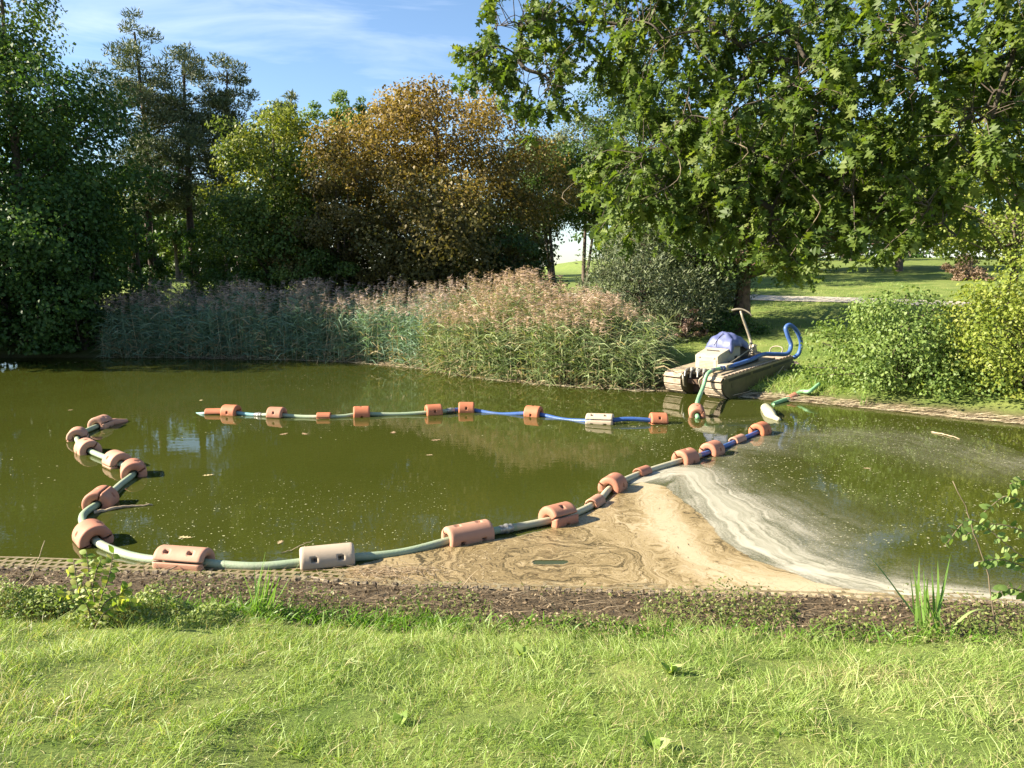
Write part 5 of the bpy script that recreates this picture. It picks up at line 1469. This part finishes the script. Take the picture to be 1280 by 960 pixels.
for q, (px, py, lab) in enumerate(FL):
    o = link('floating_leaf', lm[q % 3]); p = at(px, py, 0.006)
    o.location = p; sc = 0.16 + 0.05 * (q % 3); o.scale = (sc, sc, sc); o.rotation_euler = (0, 0, q * 1.9)
    tag(o, lab, 'leaf', 'dead leaves afloat on the pond')
def stick(label, P, r0=0.012, r1=0.005, name='stick', material='dead_wood', cat='stick'):
    P = np.array(P); C_ = catmull(P, 5)
    C_ = C_ + np.random.default_rng(len(label)).normal(0, 0.006, C_.shape)
    o = tube_obj(name, [(C_ - C_[0], np.linspace(r0, r1, len(C_)))], M[material], None, 6)
    o.location = C_[0]
    return tag(o, label, cat)
stick('thin pale branch afloat beside the seamed salmon float', [at(118, 641, 0.01), at(140, 636, 0.02), at(165, 632.5, 0.02), at(191, 631, 0.01)], 0.03, 0.012)
stick('forked bent twig lying against the long pale salmon float', [at(160, 732, 0.04), at(190, 722, 0.05), at(221, 708, 0.06)], 0.016, 0.008)
stick('short stick leaning on the edging mat below the long pale salmon float', [at(176, 735, 0.05), at(205, 723, 0.04), at(214, 714, 0.03)], 0.012, 0.007)
stick('pale straight stick between the beige float and the bank', [at(385, 722, 0.02), at(420, 728, 0.03), at(445, 738, 0.05)], 0.016, 0.009)
stick('broken reed stem standing up beside the beige float', [at(381, 684, -0.02), at(381, 684, 0.10), at(381, 684, 0.19)], 0.008, 0.006)
stick('thin reed stem leaning in the water by the beige float', [at(352, 692, 0.0), at(372, 684, 0.04), at(391, 676, 0.09)], 0.006, 0.004)
stick('long thin twig afloat in front of the bank shrubs', [at(1165, 540, 0.01), at(1180, 543, 0.015), at(1200, 549, 0.01)], 0.02, 0.01)
p0 = hit(2, 770)
stick('reddish dry dock stalk standing at the bank edge', [p0, p0 + [0.12, 0.0, 0.16], p0 + [0.30, 0.02, 0.36], dep(55, 676, p0[1])], 0.009, 0.004, 'dry_stalk', 'dead_wood', 'stalk')

# iris tufts: every blade a part
def blade_mesh(name, L, W, droop, colr, seed):
    r = np.random.default_rng(seed)
    V, Qd, k = ribbon(np.zeros((1, 3)), np.array([[0.12, 0, 1.0]]), L, W, droop, 7, r, side=np.array([[0, 1.0, 0]]))
    V[:, 0] += 0.004 * np.cos(np.arange(len(V)))
    me = qmesh(name, V, Qd, np.tile(colr, (len(V), 1)), smooth=True); me.materials.append(M['grass']); return me
BL = [blade_mesh('iris_blade', 1.0, 0.045, dr, c_, 300 + q) for q, (dr, c_) in enumerate(((0.03, (0.14, 0.25, 0.05)), (0.12, (0.18, 0.30, 0.06)), (0.32, (0.22, 0.33, 0.09)), (0.55, (0.28, 0.36, 0.13))))]
def iris(label, p, hgt, n, spread, seed):
    r = np.random.default_rng(seed)
    root = empty('iris_plant', (p[0], p[1], p[2] - 0.02)); tag(root, label, 'iris plant', 'iris tufts on the near bank')
    for q in range(n):
        o = link('blade', BL[r.integers(0, 4) if q > n // 3 else r.integers(0, 2)], None, root)
        o.location = (r.normal(0, spread * 0.3), r.normal(0, spread * 0.3), 0)
        s = hgt * r.uniform(0.55, 1.08)
        o.scale = (s, s, s); o.rotation_euler = (r.normal(0, 0.10), abs(r.normal(0.0, 0.22)), r.uniform(0, 6.28))
c = hit(326, 772); iris('green iris tuft on the bank below the beige float', c, 0.72, 24, 0.2, 401)
c = hit(1158, 792); iris('tall iris tuft in front of the white foam', c, 0.85, 22, 0.2, 402)
c = hit(528, 775); iris('narrow upright iris tuft beside the reed scraps', c, 0.42, 9, 0.05, 403)
c = hit(1078, 508); iris('sword-leaved iris tuft at the waterline under the rounded shrub', c, 0.85, 12, 0.2, 404)
c = hit(1015, 488); iris('small iris tuft by the short green hose', c, 0.6, 8, 0.15, 405)

# bramble sapling and the leafy shrub reaching in over the water
def small_leaf(name, colr):
    y = np.array([0, .15, .4, .65, .88, 1.0]); w = np.array([.01, .2, .33, .28, .12, .004])
    V = np.array([[sg * wi, yi, 0.10 * wi - 0.25 * yi * yi * 0.6] for yi, wi in zip(y, w) for sg in (-1, 1)])
    Qd = np.array([[2*e, 2*e+1, 2*e+3, 2*e+2] for e in range(5)])
    me = qmesh(name, V, Qd, np.tile(colr, (len(V), 1))); me.materials.append(M['oak_leaf']); return me
def leafy(name, label, cat, stems, leaf_mes, n_per, size, seed, stemmat='twig', r0=0.009, from_t=0.3):
    r = np.random.default_rng(seed)
    base = np.array(stems[0][0]); root = empty(name, tuple(base)); tag(root, label, cat)
    for P in stems:
        C_ = catmull(P, 6); C_ = C_ - base
        tube_obj('stem', [(C_, np.linspace(r0, r0 * 0.3, len(C_)))], M[stemmat], root, 6)
        for q in range(n_per):
            t_ = from_t + (1 - from_t) * (q + r.random()) / n_per
            k = t_ * (len(C_) - 1.001); p = C_[int(k)] + (C_[int(k) + 1] - C_[int(k)]) * (k % 1)
            d = norm(C_[min(int(k) + 1, len(C_) - 1)] - C_[int(k)])
            side = 1 if q % 2 else -1
            A_ = norm(d * 0.45 + norm(np.cross(d, [0.1, 0.9, 0.3])) * side * 0.8 + r.normal(0, 0.3, 3) + [0, 0, -0.15])
            N_2 = norm(np.array([-0.2, -0.5, 0.6]) + r.normal(0, 0.35, 3)); N_2 = norm(N_2 - (N_2 @ A_) * A_)
            o = link('leaf', leaf_mes[r.integers(0, len(leaf_mes))], None, root)
            s = size * r.uniform(0.65, 1.25)
            o.matrix_local = Matrix.Translation(Vector(p)) @ Matrix((np.cross(A_, N_2), A_, N_2)).transposed().to_4x4() @ Matrix.Scale(s, 4)
    return root
BLF = [small_leaf('bramble_leaf', c_) for c_ in ((0.16, 0.24, 0.04), (0.24, 0.31, 0.06), (0.34, 0.34, 0.10))]
SLF = [small_leaf('shrub_leaf', c_) for c_ in ((0.12, 0.19, 0.05), (0.17, 0.25, 0.07), (0.24, 0.31, 0.10))]
g = hit(120, 786); Yb = g[1]
def dp(px, py, dy=0.0): return dep(px, py, Yb + dy)
leafy('bramble_sapling', 'spindly bramble sapling with light green leaves in front of the salmon float', 'sapling',
      [[g, dp(118, 750), dp(112, 720), dp(108, 690)], [g, dp(112, 748, .05), dp(98, 725, .06), dp(84, 712, .1)], [g, dp(126, 750, -.05), dp(136, 722, -.06), dp(142, 690, -.1)], [g, dp(130, 755, -.1), dp(150, 742, -.1), dp(160, 735, -.1)], [g, dp(100, 762, .1), dp(88, 748, .1), dp(76, 745, .12)], [g, dp(132, 765, -.1), dp(152, 755, -.15), dp(172, 752, -.2)], [g, dp(116, 742, .1), dp(120, 715, .14), dp(126, 700, .16)], [g, dp(108, 755, -.1), dp(98, 738, -.14), dp(92, 700, -.1)]], BLF, 30, 0.07, 71, from_t=0.15)
g = np.array([6.1, 6.75, gz(6.1, 6.75)])
def dq(px, py, Y=6.9): return dep(px, py, Y)
leafy('leafy_shrub', 'loose shrub with small oval leaves leaning in over the foam', 'shrub',
      [[g, dq(1330, 730), dq(1270, 690), dq(1215, 650), dq(1180, 683, 6.8)], [g, dq(1340, 720, 7.1), dq(1290, 670, 7.1), dq(1240, 655, 7.1), dq(1205, 670, 7.1)], [g, dq(1340, 700), dq(1300, 650), dq(1262, 620), dq(1230, 640)], [g, dq(1345, 680, 7.2), dq(1320, 620, 7.2), dq(1285, 600, 7.2), dq(1262, 605, 7.2)], [g, dq(1330, 740, 6.7), dq(1290, 715, 6.7), dq(1255, 700, 6.7), dq(1222, 702, 6.7)], [g, dq(1320, 760, 6.6), dq(1290, 745, 6.6), dq(1262, 735, 6.6), dq(1240, 745, 6.6)]], SLF, 26, 0.078, 72, from_t=0.35)
g2 = hit(1246, 800)
stick('tall thin dry stalk with a pale seed head beside the loose shrub', [g2, dep(1235, 720, g2[1]), dep(1214, 655, g2[1]), dep(1192, 604, g2[1])], 0.007, 0.004, 'dry_stalk', 'twig', 'stalk')

# ------------------------------------------------------------------ far lawns and bank plants
def far_grass(label, n, gen, hmin, hmax, w, seed, pal=GP):
    rng = np.random.default_rng(seed)
    x, y = gen(rng, n)
    ok = signed_dist(x, y) > 0.35; x, y = x[ok], y[ok]; n = len(x)
    D = norm(np.column_stack([rng.normal(0, 0.35, n), rng.normal(0, 0.35, n), np.ones(n)]))
    V, Qd, k = ribbon(np.column_stack([x, y, height(x, y) - 0.02]), D, rng.uniform(hmin, hmax, n) * (1 + 0.3 * vnoise(x, y, 0.8, seed)), w, rng.uniform(0.2, 0.7, n), 2, rng)
    u = np.clip(0.45 + 0.2 * vnoise(x, y, 0.5, seed + 1) + rng.normal(0, 0.2, n), 0, 1)
    c_ = mixcol(pal, u); dr = rng.random(n) < 0.08; c_[dr] = GD[0]
    o = link('lawn_grass', qmesh('lawn_grass', V, Qd, np.repeat(c_, k, 0)), M['grass'])
    return tag(o, label, 'grass', kind='stuff')
far_grass('rough grass on the rise behind the boat', 20000, lambda r, n: (r.uniform(5, 24, n), 21 + 30 * r.random(n) ** 1.2), 0.08, 0.22, 0.022, 501)
far_grass('tall rank grass on the bank beside the boat', 5000, lambda r, n: (r.uniform(6.2, 11.5, n), r.uniform(22, 25.5, n)), 0.18, 0.45, 0.02, 502)
far_grass('sunlit park lawn seen between the pine trunks', 9000, lambda r, n: (r.uniform(-38, -14, n), r.uniform(46, 70, n)), 0.1, 0.2, 0.04, 503)
c = hit(862, 430)
make_tree('dock_plant', 'clump of brown seed heads beside the blue tarp', 'plant', (c[0], c[1] + 0.5, gz(c[0], c[1] + 0.5)), 1.3, 0.75, DOME, [(0.13, 0.08, 0.06), (0.2, 0.13, 0.1), (0.26, 0.18, 0.14)], 511, 1500, 26, 0.09, 0.02, 0.2, stems=3)
c = hit(848, 405)
make_tree('bank_shrub', 'small lime green shrub above the brown seed heads', 'shrub', (c[0], c[1], c[2]), 1.0, 1.1, DOME, YG, 512, 2600, 40, 0.09, 0.03, 0.0, stems=3)
c = hit(905, 415)
make_tree('bank_shrub', 'low dark shrub under the stout trunk behind the boat', 'shrub', (c[0], c[1], c[2]), 0.8, 1.5, DOME, DG, 513, 3000, 40, 0.09, 0.03, 0.0, stems=3)
for q, (px, py, lab) in enumerate(((985, 462, 'reddish broken stone by the bow of the boat'), (994, 458, 'small reddish stone beside the broken one by the bow'), (979, 466, 'flat brown stone under the blue hose loop'))):
    c = hit(px, py)
    bm = bmesh.new(); bmesh.ops.create_icosphere(bm, subdivisions=3, radius=0.19 - 0.03 * q)
    r = np.random.default_rng(520 + q)
    for v in bm.verts:
        v.co *= 1 + 0.13 * math.sin(7 * v.co.x / 0.2 + q) * math.cos(6 * v.co.y / 0.2) + 0.03 * r.normal()
        v.co.z *= 0.65
    o = bmobj('stone', bm, M['stone']); o.location = (c[0], c[1], c[2] + 0.06); o.rotation_euler = (0.2 * q, 0.1, q)
    tag(o, lab, 'stone')

# broad-leaved weeds in the lawn: every leaf a part
WLF = [small_leaf('dock_leaf', c_) for c_ in ((0.20, 0.30, 0.06), (0.28, 0.37, 0.10), (0.36, 0.40, 0.16))]
for q, (px, py, lab) in enumerate(((500, 912, 'broad-leaved dock rosette in the long grass'), (816, 938, 'pale plantain rosette in the long grass near the dry patch'), (975, 930, 'two-leaved dock seedling in the grass by the plantain'), (838, 845, 'small dock rosette on the lawn above the plantain'), (650, 820, 'small pale rosette at the top of the lawn'), (1218, 905, 'drooping dock leaves among tall straw stems'))):
    c = hit(px, py); r = np.random.default_rng(700 + q)
    root = empty('lawn_weed', (c[0], c[1], c[2])); tag(root, lab, 'weed', 'broad-leaved weeds in the lawn')
    for e in range(7 if q != 2 else 3):
        a_ = r.uniform(0, 6.28); el = r.uniform(0.5, 1.15)
        A_ = np.array([math.cos(a_) * math.cos(el), math.sin(a_) * math.cos(el), math.sin(el)])
        N2 = norm(np.array([0, -0.3, 1.0]) + r.normal(0, 0.2, 3)); N2 = norm(N2 - (N2 @ A_) * A_)
        o = link('leaf', WLF[r.integers(0, 3)], None, root)
        o.matrix_local = Matrix.Translation(Vector((0, 0, -0.01))) @ Matrix((np.cross(A_, N2), A_, N2)).transposed().to_4x4() @ Matrix.Scale(r.uniform(0.08, 0.13), 4)
